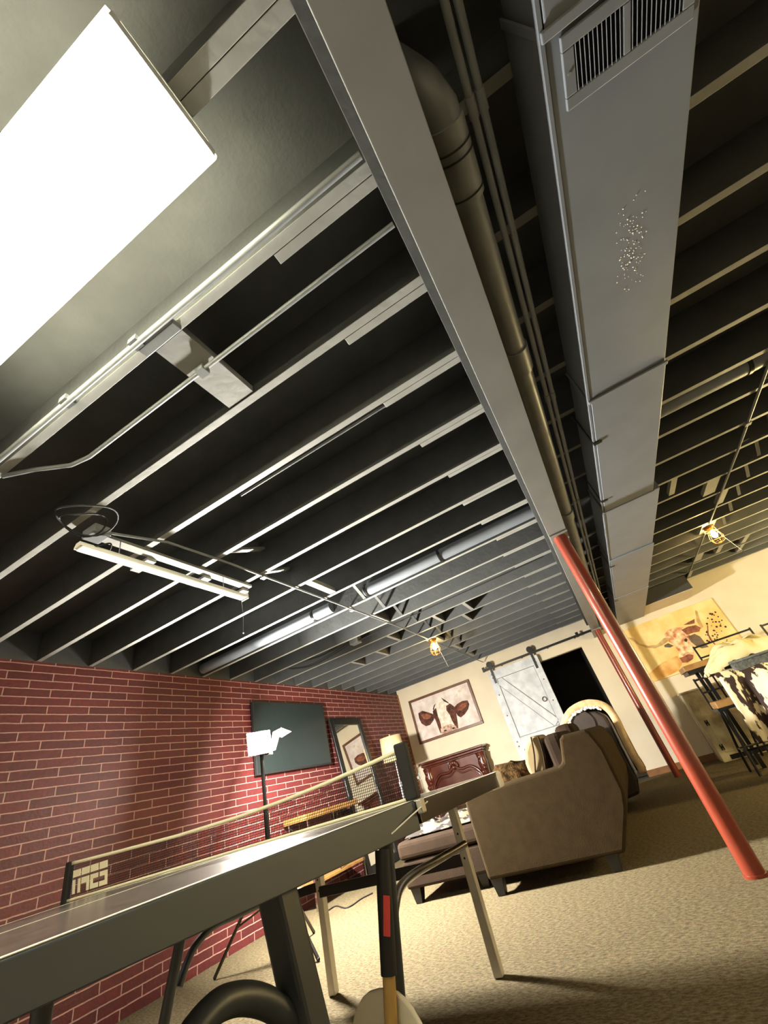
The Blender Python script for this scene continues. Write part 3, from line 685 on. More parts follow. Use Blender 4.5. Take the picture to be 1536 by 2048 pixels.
mb.build('end_sleeve', 'blackmatte', n, bevel=0.006)
mb = MB(); mb.box(-2.462, -2.430, 1.405, 1.430, 0.740, 0.897); mb.build('end_sleeve', 'blackmatte', n, bevel=0.004)
MB().box(-0.684, -0.664, 1.402, 1.430, 0.715, 0.7525).build('clamp', 'silver', n, bevel=0.004)
MB().box(-2.475, -2.40, 1.405, 1.430, 0.70, 0.739).build('clamp', 'silver', n, bevel=0.004)
MB().tube([W(855, 1603, x=-0.665), W(822, 1632, x=-0.675), W(783, 1668, x=-0.687)], 0.002, 6).build('tension_cord', 'white', n)
# mirrored four letter logo
LET = {'E': [[(0, .70, 1, 1)], [(0, 0, .30, .60), (.30, .40, .95, .60), (.30, 0, 1, .20)]],
       'S': [[(0, .70, 1, 1)], [(0, .40, 1, .60), (.68, .20, 1, .40), (0, 0, 1, .20)]],
       'P': [[(0, .70, 1, 1)], [(0, 0, .32, .60), (.32, .34, 1, .60)]],
       'N': [[(0, .70, 1, 1)], [(0, 0, .30, .60), (.68, 0, 1, .60)]]}
mb = MB(); lx, lw_, lz0, lh = -2.400, 0.051, 0.776, 0.082
for i, ch in enumerate('NPSE'):
    for grp in LET[ch]:
        for (a, b, c, d) in grp:
            sl = 0.012
            P = lambda u, v: (lx + i * (lw_ + 0.009) + (1 - u) * lw_ - sl * (v - 0.5), 1.411, lz0 + lh * v)
            mb.prism([P(a, b), P(c, b), P(c, d), P(a, d)], (0, 0.002, 0))
mb.build('lettering', 'tape', n)

# paddle leaning on the table
p = thing('paddle', (-0.72, 1.14, 0), 'long paddle with white blade, pale shaft and black grip beside the table leg', 'paddle')
yp = 1.17
g0, g1, g2 = W(764, 1700, y=yp), W(778, 1950, y=yp - 0.03), W(783, 2052, y=yp - 0.04)
MB().tube([g0, g1], 0.0185, 14).build('grip', 'blackmatte', p)
g3 = Vector((g2.x - 0.005, g2.y, 0.12))
MB().tube([g1 + Vector((0, 0, 0.004)), g2, g3], 0.0145, 14).build('shaft', 'handlewood', p)
s0, s1 = W(778, 1790, y=yp - 0.012), W(779, 1870, y=yp - 0.02)
mb = MB(); d0 = Vector((0.004, -0.0185, 0.003))
mb.bar(s0 + d0, s1 + d0, 0.016, 0.004, up=(0, 1, 0)); mb.build('sticker', 'red', p)
cx, cz, hw, hh = W(782, 2075, y=yp).x, 0.222, 0.118, 0.22
poly = []
for i in range(40):
    a = 2 * math.pi * i / 40
    poly.append((cx + hw * math.copysign(abs(math.cos(a)) ** 0.8, math.cos(a)), yp - 0.02, cz + hh * math.copysign(abs(math.sin(a)) ** 0.9, math.sin(a))))
MB().prism(poly, (0, 0.012, 0)).build('blade', 'whiteboard', p, bevel=0.004)

# ------------------------------------------------------------------ sofa
s = thing('sofa', (-1.0, 4.6, 0), 'olive brown sofa with chaise, its side arm facing the table', 'sofa')
ya, yb = 3.735, 5.65
arm = [(-1.403, .098), (-1.407, .42), (-1.405, .585), (-1.36, .615), (-1.034, .624), (-.62, .632), (-.577, .65), (-.53, .79), (-.495, .812), (-.33, .803), (-.30, .78), (-.263, .663), (-.262, .40), (-.299, .30), (-.43, .09)]
MB().prism([(x, ya, z) for x, z in arm], (0, 0.20, 0)).build('arm', 'sofa', s, bevel=0.022, seg=3)
MB().prism([(x, yb - 0.2, z) for x, z in arm], (0, 0.20, 0)).build('arm', 'sofa', s, bevel=0.022, seg=3)
back = [(-.62, .10), (-.60, .62), (-.53, .79), (-.495, .812), (-.33, .803), (-.30, .78), (-.263, .663), (-.262, .40), (-.299, .30), (-.43, .09)]
MB().prism([(x, ya + 0.2, z) for x, z in back], (0, yb - ya - 0.4, 0)).build('backrest', 'sofa', s, bevel=0.02)
MB().box(-1.40, -0.60, ya + 0.2, yb - 0.2, 0.10, 0.285).build('base', 'sofa2', s, bevel=0.015)
MB().box(-2.205, -1.402, 3.985, 4.78, 0.10, 0.285).build('chaise_base', 'sofa2', s, bevel=0.02)
MB().box(-2.215, -0.78, 3.965, 4.78, 0.29, 0.415).build('seat_cushion', 'sofa2', s, bevel=0.035, seg=3)
MB().box(-1.42, -0.78, 4.79, yb - 0.21, 0.29, 0.425).build('seat_cushion', 'sofa2', s, bevel=0.035, seg=3)
q0, q1 = W(1086, 1474, y=4.06), W(1126, 1462, y=4.06)
MB().box(q0.x, -0.54, 3.97, 4.78, 0.42, 0.845).build('back_cushion', 'sofa2', s, bevel=0.05, seg=3)
MB().box(q0.x - 0.01, -0.52, 4.80, 5.43, 0.43, 0.90).build('back_cushion', 'sofa2', s, bevel=0.06, seg=3)
for (x, y) in ((-1.345, 3.79), (-0.525, 3.79), (-2.14, 4.05), (-1.56, 4.10), (-2.14, 4.70), (-1.345, 5.58), (-0.525, 5.58)):
    MB().hexa([(x - .028, y - .028, .002), (x + .028, y - .028, .002), (x + .028, y + .028, .002), (x - .028, y + .028, .002)],
              [(x - .046, y - .046, .105), (x + .046, y - .046, .105), (x + .046, y + .046, .105), (x - .046, y + .046, .105)]).build('leg', 'darkwood', s, bevel=0.003)
# pillow seen edge-on
pl = thing('throw_pillow', W(1070, 1510, y=4.05), 'tan edged brown throw pillow leaning on the sofa back', 'pillow', 'pillows on the sofa')
lens = [(1060, 1474), (1074, 1470), (1082, 1486), (1090, 1514), (1093, 1545), (1072, 1556), (1058, 1548), (1050, 1528), (1048, 1504), (1052, 1488)]
L0 = [W(*q, y=4.0) for q in lens]
MB().prism(L0, (0, 0.42, 0)).build('cushion', 'pillow', pl, bevel=0.03, seg=3)
for (A, B) in (((1062, 1474), (1071, 1550)), ((1076, 1473), (1092, 1545))):
    MB().tube(smooth_path([W(*A, y=3.995), W((A[0] + B[0]) / 2 + 2, (A[1] + B[1]) / 2 - 2, y=3.985), W(*B, y=3.995)]), 0.006, 8).build('piping', 'sofa2', pl)
def lumpy(c, r, seed, amp=0.25, nu=36, nv=20, freq=3.0):
    from mathutils import noise
    c = Vector(c); mb = MB(); mb.ball((0, 0, 0), 1.0, nu, nv)
    for v in mb.v:
        k = 1 + amp * noise.noise(Vector((v.x * freq + seed, v.y * freq, v.z * freq))) + amp * 0.4 * noise.noise(Vector((v.x * freq * 3 + seed, v.y * freq * 3, v.z * freq * 3)))
        v.x, v.y, v.z = c.x + v.x * r[0] * k, c.y + v.y * r[1] * k, c.z + v.z * r[2] * k
    return mb
fc = W(1022, 1548, y=4.35)
o = lumpy((fc.x, 4.38, 0.57), (0.26, 0.22, 0.165), 3.1, 0.22).build('fur_pillow', 'fur'); tag(o, 'shaggy brown fur pillow lying against the tan edged pillow', 'pillow', 'pillows on the sofa')
from mathutils import noise as _n
def hide_fn(u, v):
    x = -2.14 + 0.70 * u + 0.03 * _n.noise(Vector((u * 4, v * 4, 1.0))); y = 4.02 + 0.55 * v + 0.04 * _n.noise(Vector((u * 3, v * 3, 7.0)))
    e = min(u, 1 - u, v, 1 - v)
    return (x, y, 0.432 + min(1, e * 8) * (0.045 + 0.05 * _n.noise(Vector((u * 6, v * 5, 3.3))) + 0.02 * _n.noise(Vector((u * 14, v * 12, 5.3)))))
o = MB().sheet(hide_fn, 44, 34, 0.008).build('cowhide_throw', 'hide'); tag(o, 'brown and white cowhide throw crumpled on the sofa seat', 'throw')

# ------------------------------------------------------------------ recliner and fleece by the doorway
r = thing('recliner', (-0.35, 5.9, 0), 'dark leather recliner behind the sofa, in front of the doorway', 'armchair')
prof = [(1137, 1478), (1140, 1452), (1150, 1434), (1168, 1424), (1190, 1422), (1208, 1430), (1222, 1452), (1240, 1490), (1262, 1532), (1276, 1558), (1280, 1588), (1252, 1600), (1235, 1602)]
yr0 = 5.80
P3 = [W(*q, y=yr0) for q in prof]
P3 += [Vector((P3[-1].x, yr0, 0.06)), Vector((P3[-1].x - 0.55, yr0, 0.06)), Vector((P3[-1].x - 0.55, yr0, 0.45)), Vector((P3[0].x - 0.02, yr0, 0.5))]
MB().prism(P3, (0, 0.80, 0)).build('body', 'leather', r, bevel=0.03, seg=3)
rc = W(1165, 1446, y=yr0)
MB().cyl((rc.x, yr0 - 0.02, rc.z - 0.01), (rc.x, yr0 + 0.82, rc.z - 0.01), 0.135, n=28).build('headrest', 'leather', r, bevel=0.02)
for (dx, dy) in ((-0.5, 0.08), (-0.5, 0.72), (-0.04, 0.08), (-0.04, 0.72)):
    MB().cyl((P3[12].x + dx, yr0 + dy, 0.002), (P3[12].x + dx, yr0 + dy, 0.065), 0.03, n=12).build('foot', 'darkwood', r)
out = [(1134, 1474), (1137, 1450), (1147, 1430), (1166, 1418), (1192, 1415), (1212, 1424), (1228, 1448), (1246, 1486), (1266, 1524), (1280, 1548)]
PO = smooth_path([W(*q, y=yr0) for q in out], 5)
BT = -0.075
def bl(u, v):
    i = u * (len(PO) - 1); k = min(int(i), len(PO) - 2); p = PO[k].lerp(PO[k + 1], i - k)
    w = 0.008 * _n.noise(Vector((u * 9, v * 5, 2)))
    return (p.x + w, yr0 - 0.035 + 0.5 * v + 0.02 * _n.noise(Vector((u * 6, v, 9))), p.z + w + 0.006)
b = MB().sheet(bl, 45, 10, BT).build('fleece_blanket', 'fleece'); tag(b, 'beige fleece blanket draped over the dark recliner back', 'blanket')
mb = MB()
for i in range(0, 46):
    p = PO[min(i // 2, len(PO) - 1)].lerp(PO[min(i // 2 + 1, len(PO) - 1)], (i % 2) / 2); mb.ball((p.x + random.uniform(-.008, .008), yr0 - 0.042, p.z + random.uniform(-.012, .004)), random.uniform(0.010, 0.017), 8, 6)
mb.build('fluffy_trim', 'knit', b)

# ------------------------------------------------------------------ brick wall side: screen, console, mirror, floor lamp
tv = thing('television', (-3.8, 4.8, 1.68), 'flat dark television mounted on the brick wall', 'television')
MB().box(-3.825, -3.785, 4.06, 5.50, 1.295, 2.075).build('bezel', 'blackmatte', tv, bevel=0.004)
MB().box(-3.7855, -3.783, 4.075, 5.485, 1.315, 2.06).build('screen', 'tvscreen', tv)
MB().box(XW + 0.001, -3.825, 4.6, 4.95, 1.5, 1.85).build('wall_mount', 'black', tv)
co = thing('console_table', (-3.67, 5.0, 0), 'long narrow wood console table with thin metal legs under the television', 'table')
MB().box(-3.84, -3.52, 4.47, 5.56, 0.765, 0.825).build('top', 'oak', co, bevel=0.004)
MB().box(-3.82, -3.54, 4.50, 5.53, 0.20, 0.225).build('shelf', 'oak', co, bevel=0.003)
for y in (4.53, 5.50):
    for x in (-3.81, -3.55): MB().box(x - 0.011, x + 0.011, y - 0.011, y + 0.011, 0.002, 0.765).build('leg', 'chrome', co)
for (A, B) in (((-3.81, 4.53, 0.76), (-3.81, 4.95, 0.22)), ((-3.81, 5.50, 0.76), (-3.81, 5.1, 0.22))): MB().cyl(A, B, 0.006, n=8).build('brace', 'chrome', co)
MB().cyl((-3.55, 5.02, 0.22), (-3.55, 5.02, 0.765), 0.008, n=8).build('brace', 'chrome', co)
mi = thing('floor_mirror', (-3.7, 6.08, 0), 'tall black framed mirror leaning on the brick wall beside the television', 'mirror')
ym0, ym1, zt = 5.63, 6.53, 1.89
def mp(y, z, off=0): f = z / zt; return (-3.60 - 0.215 * f + off, y, z)
def mbox(y0, y1, z0, z1, o0, o1):
    return MB().hexa([mp(y0, z0, o0), mp(y0, z0, o1), mp(y1, z0, o1), mp(y1, z0, o0)], [mp(y0, z1, o0), mp(y0, z1, o1), mp(y1, z1, o1), mp(y1, z1, o0)])
fw = 0.10
for (a0, a1, b0, b1) in ((ym0, ym0 + fw, 0.004, zt), (ym1 - fw, ym1, 0.004, zt), (ym0 + fw, ym1 - fw, 0.004, fw), (ym0 + fw, ym1 - fw, zt - fw, zt)):
    mbox(a0, a1, b0, b1, -0.02, 0.012).build('frame', 'black', mi, bevel=0.006)
mbox(ym0 + fw, ym1 - fw, fw, zt - fw, -0.012, -0.004).build('glass', 'mirror', mi)
lm = thing('floor_lamp', (-3.60, 7.02, 0), 'floor lamp with cream drum shade in the brick corner', 'lamp')
lx, ly = -3.60, 7.02
MB().lathe((lx, ly, 0), [(0.17, 1.17), (0.198, 1.175), (0.178, 1.53), (0.16, 1.53), (0.178, 1.19), (0.16, 1.17)], 28, False).build('shade', 'shade', lm)
MB().lathe((lx, ly, 0), [(0.14, 0.002), (0.14, 0.02), (0.03, 0.04), (0.016, 0.06)], 24).build('base', 'whitewood', lm)
mb = MB(); mb.lathe((lx, ly, 0), [(0.014, 0.05)] + [(0.014 + 0.005 * (i % 2), 0.06 + i * 0.02) for i in range(36)] + [(0.012, 0.80), (0.03, 0.83), (0.03, 0.86), (0.012, 0.89), (0.011, 1.35)], 14)
mb.build('pole', 'whitewood', lm)
MB().cyl((lx, ly, 1.35), (lx, ly, 1.55), 0.004, n=8).cyl((lx - 0.16, ly, 1.50), (lx + 0.16, ly, 1.50), 0.003, n=8).build('harp', 'brass', lm)
MB().ball((lx, ly, 1.555), 0.013, 10, 8).build('finial', 'whitewood', lm)
o = MB().tube(smooth_path([W(*q, z=0.006) for q in ((655, 1822), (672, 1812), (690, 1816), (705, 1810), (722, 1798), (745, 1786))]), 0.006, 8).build('power_cord', 'blackcord')
tag(o, 'black power cord snaking over the carpet under the table', 'cord')

# ------------------------------------------------------------------ back wall: painting, mantel, barn door
def paint(parent, name, m, pix, y, zf, depth=0.002):
    MB().prism([W(*zf(*q), y=y) for q in pix], (0, depth, 0)).build(name, m, parent)
z1 = lambda a, b: (760 + a * 0.3516, 1250 + b * 0.3516)
pc_ = thing('cow_painting', (-2.97, YB - 0.02, 1.76), 'framed painting of a brown and white cow face on the cream wall', 'painting')
fx0, fx1, fz0, fz1 = -3.640, -2.305, 1.362, 2.148
yf = YB - 0.035
MB().box(fx0 + 0.03, fx1 - 0.03, yf + 0.012, YB - 0.001, fz0 + 0.03, fz1 - 0.03).build('canvas', 'canvas', pc_)
for (a0, a1, b0, b1) in ((fx0, fx1, fz1 - 0.045, fz1), (fx0, fx1, fz0, fz0 + 0.045), (fx0, fx0 + 0.045, fz0 + 0.045, fz1 - 0.045), (fx1 - 0.045, fx1, fz0 + 0.045, fz1 - 0.045)):
    MB().box(a0, a1, yf - 0.008, YB - 0.001, b0, b1).build('frame', 'framewood', pc_, bevel=0.005)
yc = yf + 0.010
paint(pc_, 'painted_head', 'cowwhite', [(312, 470), (330, 430), (360, 416), (392, 428), (415, 470), (432, 520), (442, 570), (446, 604), (400, 622), (345, 618), (332, 575), (312, 520)], yc, z1)
paint(pc_, 'painted_cheek', 'cowbrown', [(300, 490), (318, 470), (330, 520), (345, 560), (352, 600), (345, 618), (334, 590), (318, 545), (304, 520)], yc - 0.002, z1)
paint(pc_, 'painted_cheek', 'cowbrown', [(376, 460), (398, 446), (420, 462), (432, 490), (440, 540), (446, 590), (432, 582), (410, 545), (396, 510), (378, 485)], yc - 0.002, z1)
paint(pc_, 'painted_muzzle', 'cowpink', [(345, 590), (372, 572), (402, 562), (432, 574), (446, 604), (402, 622), (348, 618)], yc - 0.003, z1)
paint(pc_, 'painted_ear', 'cowbrown', [(218, 502), (240, 488), (272, 496), (298, 505), (312, 515), (306, 540), (286, 568), (262, 576), (236, 560), (222, 530)], yc - 0.002, z1)
paint(pc_, 'painted_ear', 'cowbrown', [(420, 470), (440, 448), (468, 432), (498, 428), (508, 450), (502, 478), (482, 508), (460, 526), (442, 516), (430, 494)], yc - 0.002, z1)
paint(pc_, 'painted_ear_inside', 'cowred', [(232, 510), (262, 504), (290, 516), (280, 534), (250, 536)], yc - 0.004, z1)
paint(pc_, 'painted_ear_inside', 'cowred', [(440, 470), (470, 446), (494, 444), (490, 464), (462, 486), (446, 486)], yc - 0.004, z1)
paint(pc_, 'painted_horn', 'darkpaint', [(300, 480), (306, 458), (318, 446), (310, 466), (306, 486)], yc - 0.004, z1)
paint(pc_, 'painted_horn', 'darkpaint', [(346, 412), (366, 424), (384, 436), (398, 450), (388, 446), (364, 434)], yc - 0.004, z1)
for q in ((316, 506), (412, 474)): MB().cyl(W(*z1(*q), y=yc - 0.004), W(*z1(*q), y=yc - 0.004) + Vector((0, -0.001, 0)), 0.018, n=10).build('painted_eye', 'darkpaint', pc_)
paint(pc_, 'painted_nostril', 'darkpaint', [(362, 600), (376, 594), (380, 602), (366, 606)], yc - 0.004, z1)
paint(pc_, 'painted_nostril', 'darkpaint', [(408, 586), (422, 580), (428, 588), (414, 594)], yc - 0.004, z1)
paint(pc_, 'painted_highlight', 'cowwhite', [(420, 412), (446, 372), (462, 348), (464, 380), (448, 402)], yc, z1)

mt = thing('mantel', (-3.0, 8.15, 0), 'carved dark mahogany mantelpiece below the cow painting', 'mantel')
mx0, mx1, mz = -3.62, -2.40, 1.055
MB().box(mx0 - 0.02, mx1 + 0.02, 7.93, YB - 0.002, mz - 0.035, mz).build('shelf', 'mahogany', mt, bevel=0.01, seg=3)
MB().box(mx0 + 0.01, mx1 - 0.01, 7.97, YB - 0.002, mz - 0.075, mz - 0.036).box(mx0 + 0.03, mx1 - 0.03, 7.99, YB - 0.002, mz - 0.105, mz - 0.076).build('cornice', 'mahogany', mt, bevel=0.012, seg=3)
MB().box(mx0 + 0.06, mx1 - 0.06, 8.02, YB - 0.002, 0.30, mz - 0.106).build('frieze_panel', 'mahogany', mt)
for xx in (mx0 + 0.09, mx1 - 0.09):
    pr_ = [(0.075, 0.0), (0.085, 0.06), (0.06, 0.10), (0.075, 0.30), (0.055, 0.55), (0.072, 0.72), (0.088, 0.80), (0.07, 0.86), (0.09, 0.95)]
    MB().lathe((xx, 8.05, 0), [(a_, max(b_, 0.002)) for a_, b_ in pr_], 20).build('pilaster', 'mahogany', mt)
    mb = MB()
    for i in range(8): mb.ball((xx + 0.03 * math.sin(i * 1.7), 7.985, 0.50 + i * 0.055), (0.035, 0.02, 0.035), 10, 6)
    mb.build('carving', 'mahogany', mt)
mc = (mx0 + mx1) / 2
pa = smooth_path([(mc - 0.48, 8.0, 0.50), (mc - 0.44, 8.0, 0.68), (mc - 0.30, 8.0, 0.80), (mc - 0.12, 8.0, 0.80), (mc, 8.0, 0.86), (mc + 0.12, 8.0, 0.80), (mc + 0.30, 8.0, 0.80), (mc + 0.44, 8.0, 0.68), (mc + 0.48, 8.0, 0.50)])
MB().tube(pa, 0.022, 10).build('arch_moulding', 'mahogany', mt)
MB().tube([Vector(q) + Vector((0, 0.012, -0.06)) for q in pa], 0.012, 8).build('arch_moulding', 'mahogany', mt)
mb = MB()
for i in range(7):
    a = math.radians(-90 + i * 30); mb.ball((mc + 0.06 * math.sin(a) * 1.2, 7.985, 0.865 + 0.055 * math.cos(a)), (0.028, 0.022, 0.036), 10, 6)
mb.ball((mc, 7.975, 0.85), (0.035, 0.03, 0.04), 12, 8); mb.build('rosette', 'mahogany', mt)
ou = thing('wall_outlet', W(838, 1553, y=YB - 0.003), 'white wall outlet with a plug and cord, left of the mantel', 'outlet')
oc = W(838, 1553, y=YB - 0.003)
MB().box(oc.x - 0.04, oc.x + 0.04, YB - 0.008, YB - 0.001, oc.z - 0.06, oc.z + 0.06).build('plate', 'white', ou, bevel=0.002)
MB().box(oc.x - 0.022, oc.x + 0.022, YB - 0.05, YB - 0.008, oc.z - 0.035, oc.z + 0.01).build('plug', 'white', ou, bevel=0.004)
MB().tube(smooth_path([(oc.x, YB - 0.03, oc.z + 0.01), (oc.x + 0.02, YB - 0.02, oc.z + 0.14), (oc.x + 0.12, YB - 0.02, oc.z + 0.12), (oc.x + 0.24, YB - 0.02, oc.z - 0.02)]), 0.004, 6).build('cord', 'greybrown', ou)

bd = thing('barn_door', (-1.4, 8.19, 0), 'white plank sliding barn door with diagonal brace on black hangers', 'door')
b0, b1, bz0_, bz1_ = -1.888, -0.922, 0.03, 2.115
yd = 8.185
MB().box(b0, b1, yd, yd + 0.03, bz0_, bz1_).build('planks', 'whitewood', bd)
sw = 0.125
for nm, bx_ in (('stile', (b0, b0 + sw, bz0_, bz1_)), ('stile', (b1 - sw, b1, bz0_, bz1_)), ('rail', (b0 + sw, b1 - sw, bz1_ - 0.15, bz1_)), ('rail', (b0 + sw, b1 - sw, 0.80, 0.98)), ('rail', (b0 + sw, b1 - sw, bz0_, bz0_ + 0.18))):
    MB().box(bx_[0], bx_[1], yd - 0.02, yd - 0.0016, bx_[2], bx_[3]).build(nm, 'whitewood', bd, bevel=0.003)
MB().bar((b0 + sw + 0.03, yd - 0.011, bz1_ - 0.19), (b1 - sw - 0.03, yd - 0.011, 1.02), 0.018, 0.13, up=(0.8, 0, 0.6)).build('diagonal_brace', 'whitewood', bd, bevel=0.003)
MB().bar((b0 + sw + 0.03, yd - 0.011, 0.77), (b1 - sw - 0.03, yd - 0.011, 0.24), 0.018, 0.13, up=(0.8, 0, 0.6)).build('diagonal_brace', 'whitewood', bd, bevel=0.003)
for (p_, q_) in (((b0 + sw + 0.03, bz1_ - 0.19), (b1 - sw - 0.03, 1.02)), ((b0 + sw + 0.03, 0.77), (b1 - sw - 0.03, 0.24))):
    MB().bar((p_[0], yd - 0.0025, p_[1]), (q_[0], yd - 0.0025, q_[1]), 0.003, 0.150, up=(0.8, 0, 0.6)).build('brace_shadow_line', 'shadowline', bd)  # shadow around the brace, painted as a wider grey strip
for (z0_, z1_) in ((0.98, bz1_ - 0.15), (bz0_ + 0.18, 0.80)):
    mb = MB()
    mb.box(b0 + sw, b0 + sw + 0.009, yd - 0.0028, yd, z0_, z1_).box(b1 - sw - 0.009, b1 - sw, yd - 0.0028, yd, z0_, z1_).box(b0 + sw, b1 - sw, yd - 0.0028, yd, z0_, z0_ + 0.009).box(b0 + sw, b1 - sw, yd - 0.0028, yd, z1_ - 0.009, z1_)
    mb.build('panel_shadow_line', 'shadowline', bd)  # shadow along stiles and rails, drawn as thin grey strips
mb = MB(); 
for x in (b0 + 0.06, b1 - 0.06):
    for z in (0.1, 0.86, 0.93, 1.35, 1.7, 2.0, 2.06): mb.cyl((x, yd - 0.0205, z), (x, yd - 0.024, z), 0.012, n=10)
mb.build('bolt_heads', 'greybrown', bd)
hc = W(1089, 1398, y=yd - 0.025)
MB().tube([(hc.x + 0.035 * math.cos(q), yd - 0.022, hc.z + 0.035 * math.sin(q)) for q in [2 * math.pi * i / 18 for i in range(18)]], 0.007, 8, True).build('ring_pull', 'greybrown', bd)
for xx in (-1.80, -1.0):
    h = MB().box(xx - 0.022, xx + 0.022, yd - 0.028, yd - 0.0205, 1.90, 2.26).build('hanger_strap', 'black', bd)
    MB().cyl((xx, yd - 0.045, 2.235), (xx, yd - 0.0285, 2.235), 0.055, n=24).cyl((xx, yd - 0.05, 2.235), (xx, yd - 0.046, 2.235), 0.018, n=12).build('wheel', 'black', h)
rl = thing('door_rail', (-0.9, 8.2, 2.17), 'flat black sliding rail on the wall above the barn door', 'rail')
MB().box(-1.935, 0.16, yd - 0.044, yd - 0.030, 2.150, 2.188).build('track', 'black', rl, bevel=0.002)
for x in (-1.6, -1.2, -0.7, -0.2, 0.1): MB().cyl((x, yd - 0.030, 2.169), (x, YB - 0.001, 2.169), 0.014, n=12).build('standoff', 'black', rl)
for x in (-1.93, -0.13): MB().box(x - 0.025, x + 0.025, yd - 0.055, yd - 0.0445, 2.14, 2.225).build('stop', 'black', rl, bevel=0.003)

# ------------------------------------------------------------------ right side: longhorn canvas, cabinet, bar table group
z2 = lambda a, b: (1200 + a * 0.2197, 1150 + b * 0.2197)
lc = thing('longhorn_canvas', (1.27, YB - 0.02, 1.57), 'warm yellow canvas of a longhorn head on the right back wall', 'painting')
MB().box(0.575, 1.975, YB - 0.034, YB - 0.001, 1.148, 2.005).build('canvas', 'canvas2', lc, bevel=0.003)
yc = YB - 0.036
paint(lc, 'painted_glow', 'amber', [(440, 905), (560, 800), (700, 735), (750, 800), (720, 870), (640, 910), (510, 960)], yc, z2)
paint(lc, 'painted_horn', 'horn', [(252, 568), (300, 575), (360, 625), (440, 645), (520, 635), (580, 575), (630, 560), (625, 600), (570, 640), (500, 668), (420, 662), (340, 630), (290, 595)], yc - 0.001, z2)
paint(lc, 'painted_head', 'longface', [(585, 540), (620, 500), (690, 478), (760, 475), (810, 520), (830, 590), (858, 680), (850, 750), (800, 790), (755, 795), (722, 765), (712, 690), (660, 625), (615, 600)], yc - 0.002, z2)
paint(lc, 'painted_horn', 'cowred', [(740, 500), (800, 470), (870, 455), (918, 480), (905, 515), (850, 525), (790, 545)], yc - 0.003, z2)
paint(lc, 'painted_ear', 'greybrown', [(800, 560), (860, 535), (910, 560), (950, 610), (990, 655), (930, 668), (880, 650), (830, 610)], yc - 0.003, z2)
paint(lc, 'painted_ear', 'greybrown', [(582, 640), (620, 620), (670, 645), (640, 660), (590, 658)], yc - 0.003, z2)
paint(lc, 'painted_tuft', 'cowred', [(760, 455), (800, 430), (860, 400), (862, 440), (820, 450)], yc - 0.004, z2)
paint(lc, 'painted_muzzle', 'cowred', [(722, 755), (770, 740), (800, 720), (850, 730), (846, 765), (800, 796), (752, 798)], yc - 0.004, z2)
paint(lc, 'painted_eye', 'darkpaint', [(765, 585), (785, 575), (798, 590), (790, 608), (770, 605)], yc - 0.005, z2)
paint(lc, 'painted_strand', 'cowred', [(975, 445), (985, 470), (990, 540), (1020, 590), (1055, 635), (1040, 632), (1000, 590), (975, 530)], yc - 0.002, z2)
paint(lc, 'painted_strand', 'horn', [(865, 320), (885, 330), (905, 400), (940, 470), (920, 490), (880, 420)], yc - 0.002, z2)
mb = MB()
for i in range(46):
    q = W(*z2(random.uniform(960, 1170), random.uniform(330, 620)), y=yc - 0.002)
    if q.x < 1.93 and q.z < 1.98: mb.cyl(q, q + Vector((0, -0.0015, 0)), random.uniform(0.006, 0.016), n=7)
mb.build('painted_spots', 'darkpaint', lc)

cb = thing('white_cabinet', (1.18, 7.95, 0), 'white painted cabinet with black hinges below the longhorn canvas', 'cabinet')
cx0, cx1, cy0, cy1, ct = 0.785, 1.62, 7.73, YB - 0.02, 0.885
MB().box(cx0, cx1, cy0, cy1, 0.0, ct - 0.02).build('body', 'whitecab', cb, bevel=0.004)
MB().box(cx0 - 0.018, cx1 + 0.018, cy0 - 0.018, cy1, ct - 0.02, ct + 0.005).build('top', 'whitecab', cb, bevel=0.004)
MB().box(cx0 + 0.08, cx1 - 0.08, cy0 - 0.006, cy0 - 0.0005, 0.575, 0.73).build('drawer', 'whitecab', cb, bevel=0.003)
MB().box(cx0 + 0.08, 1.195, cy0 - 0.006, cy0 - 0.0005, 0.10, 0.55).build('door', 'whitecab', cb, bevel=0.003)
MB().box(1.205, cx1 - 0.08, cy0 - 0.006, cy0 - 0.0005, 0.10, 0.55).build('door', 'whitecab', cb, bevel=0.003)
for z in (0.465, 0.165):
    hx = cx0 + 0.075
    MB().box(hx - 0.02, hx - 0.006, cy0 - 0.009, cy0 - 0.0065, z - 0.035, z + 0.035).box(hx + 0.006, hx + 0.02, cy0 - 0.009, cy0 - 0.0065, z - 0.035, z + 0.035).box(hx - 0.006, hx + 0.006, cy0 - 0.011, cy0 - 0.0065, z - 0.012, z + 0.012).build('hinge', 'black', cb)
MB().box(cx0 + 0.10, cx1 - 0.10, cy0 - 0.004, cy0 - 0.0005, 0.012, 0.065).build('toe_gap', 'black', cb)

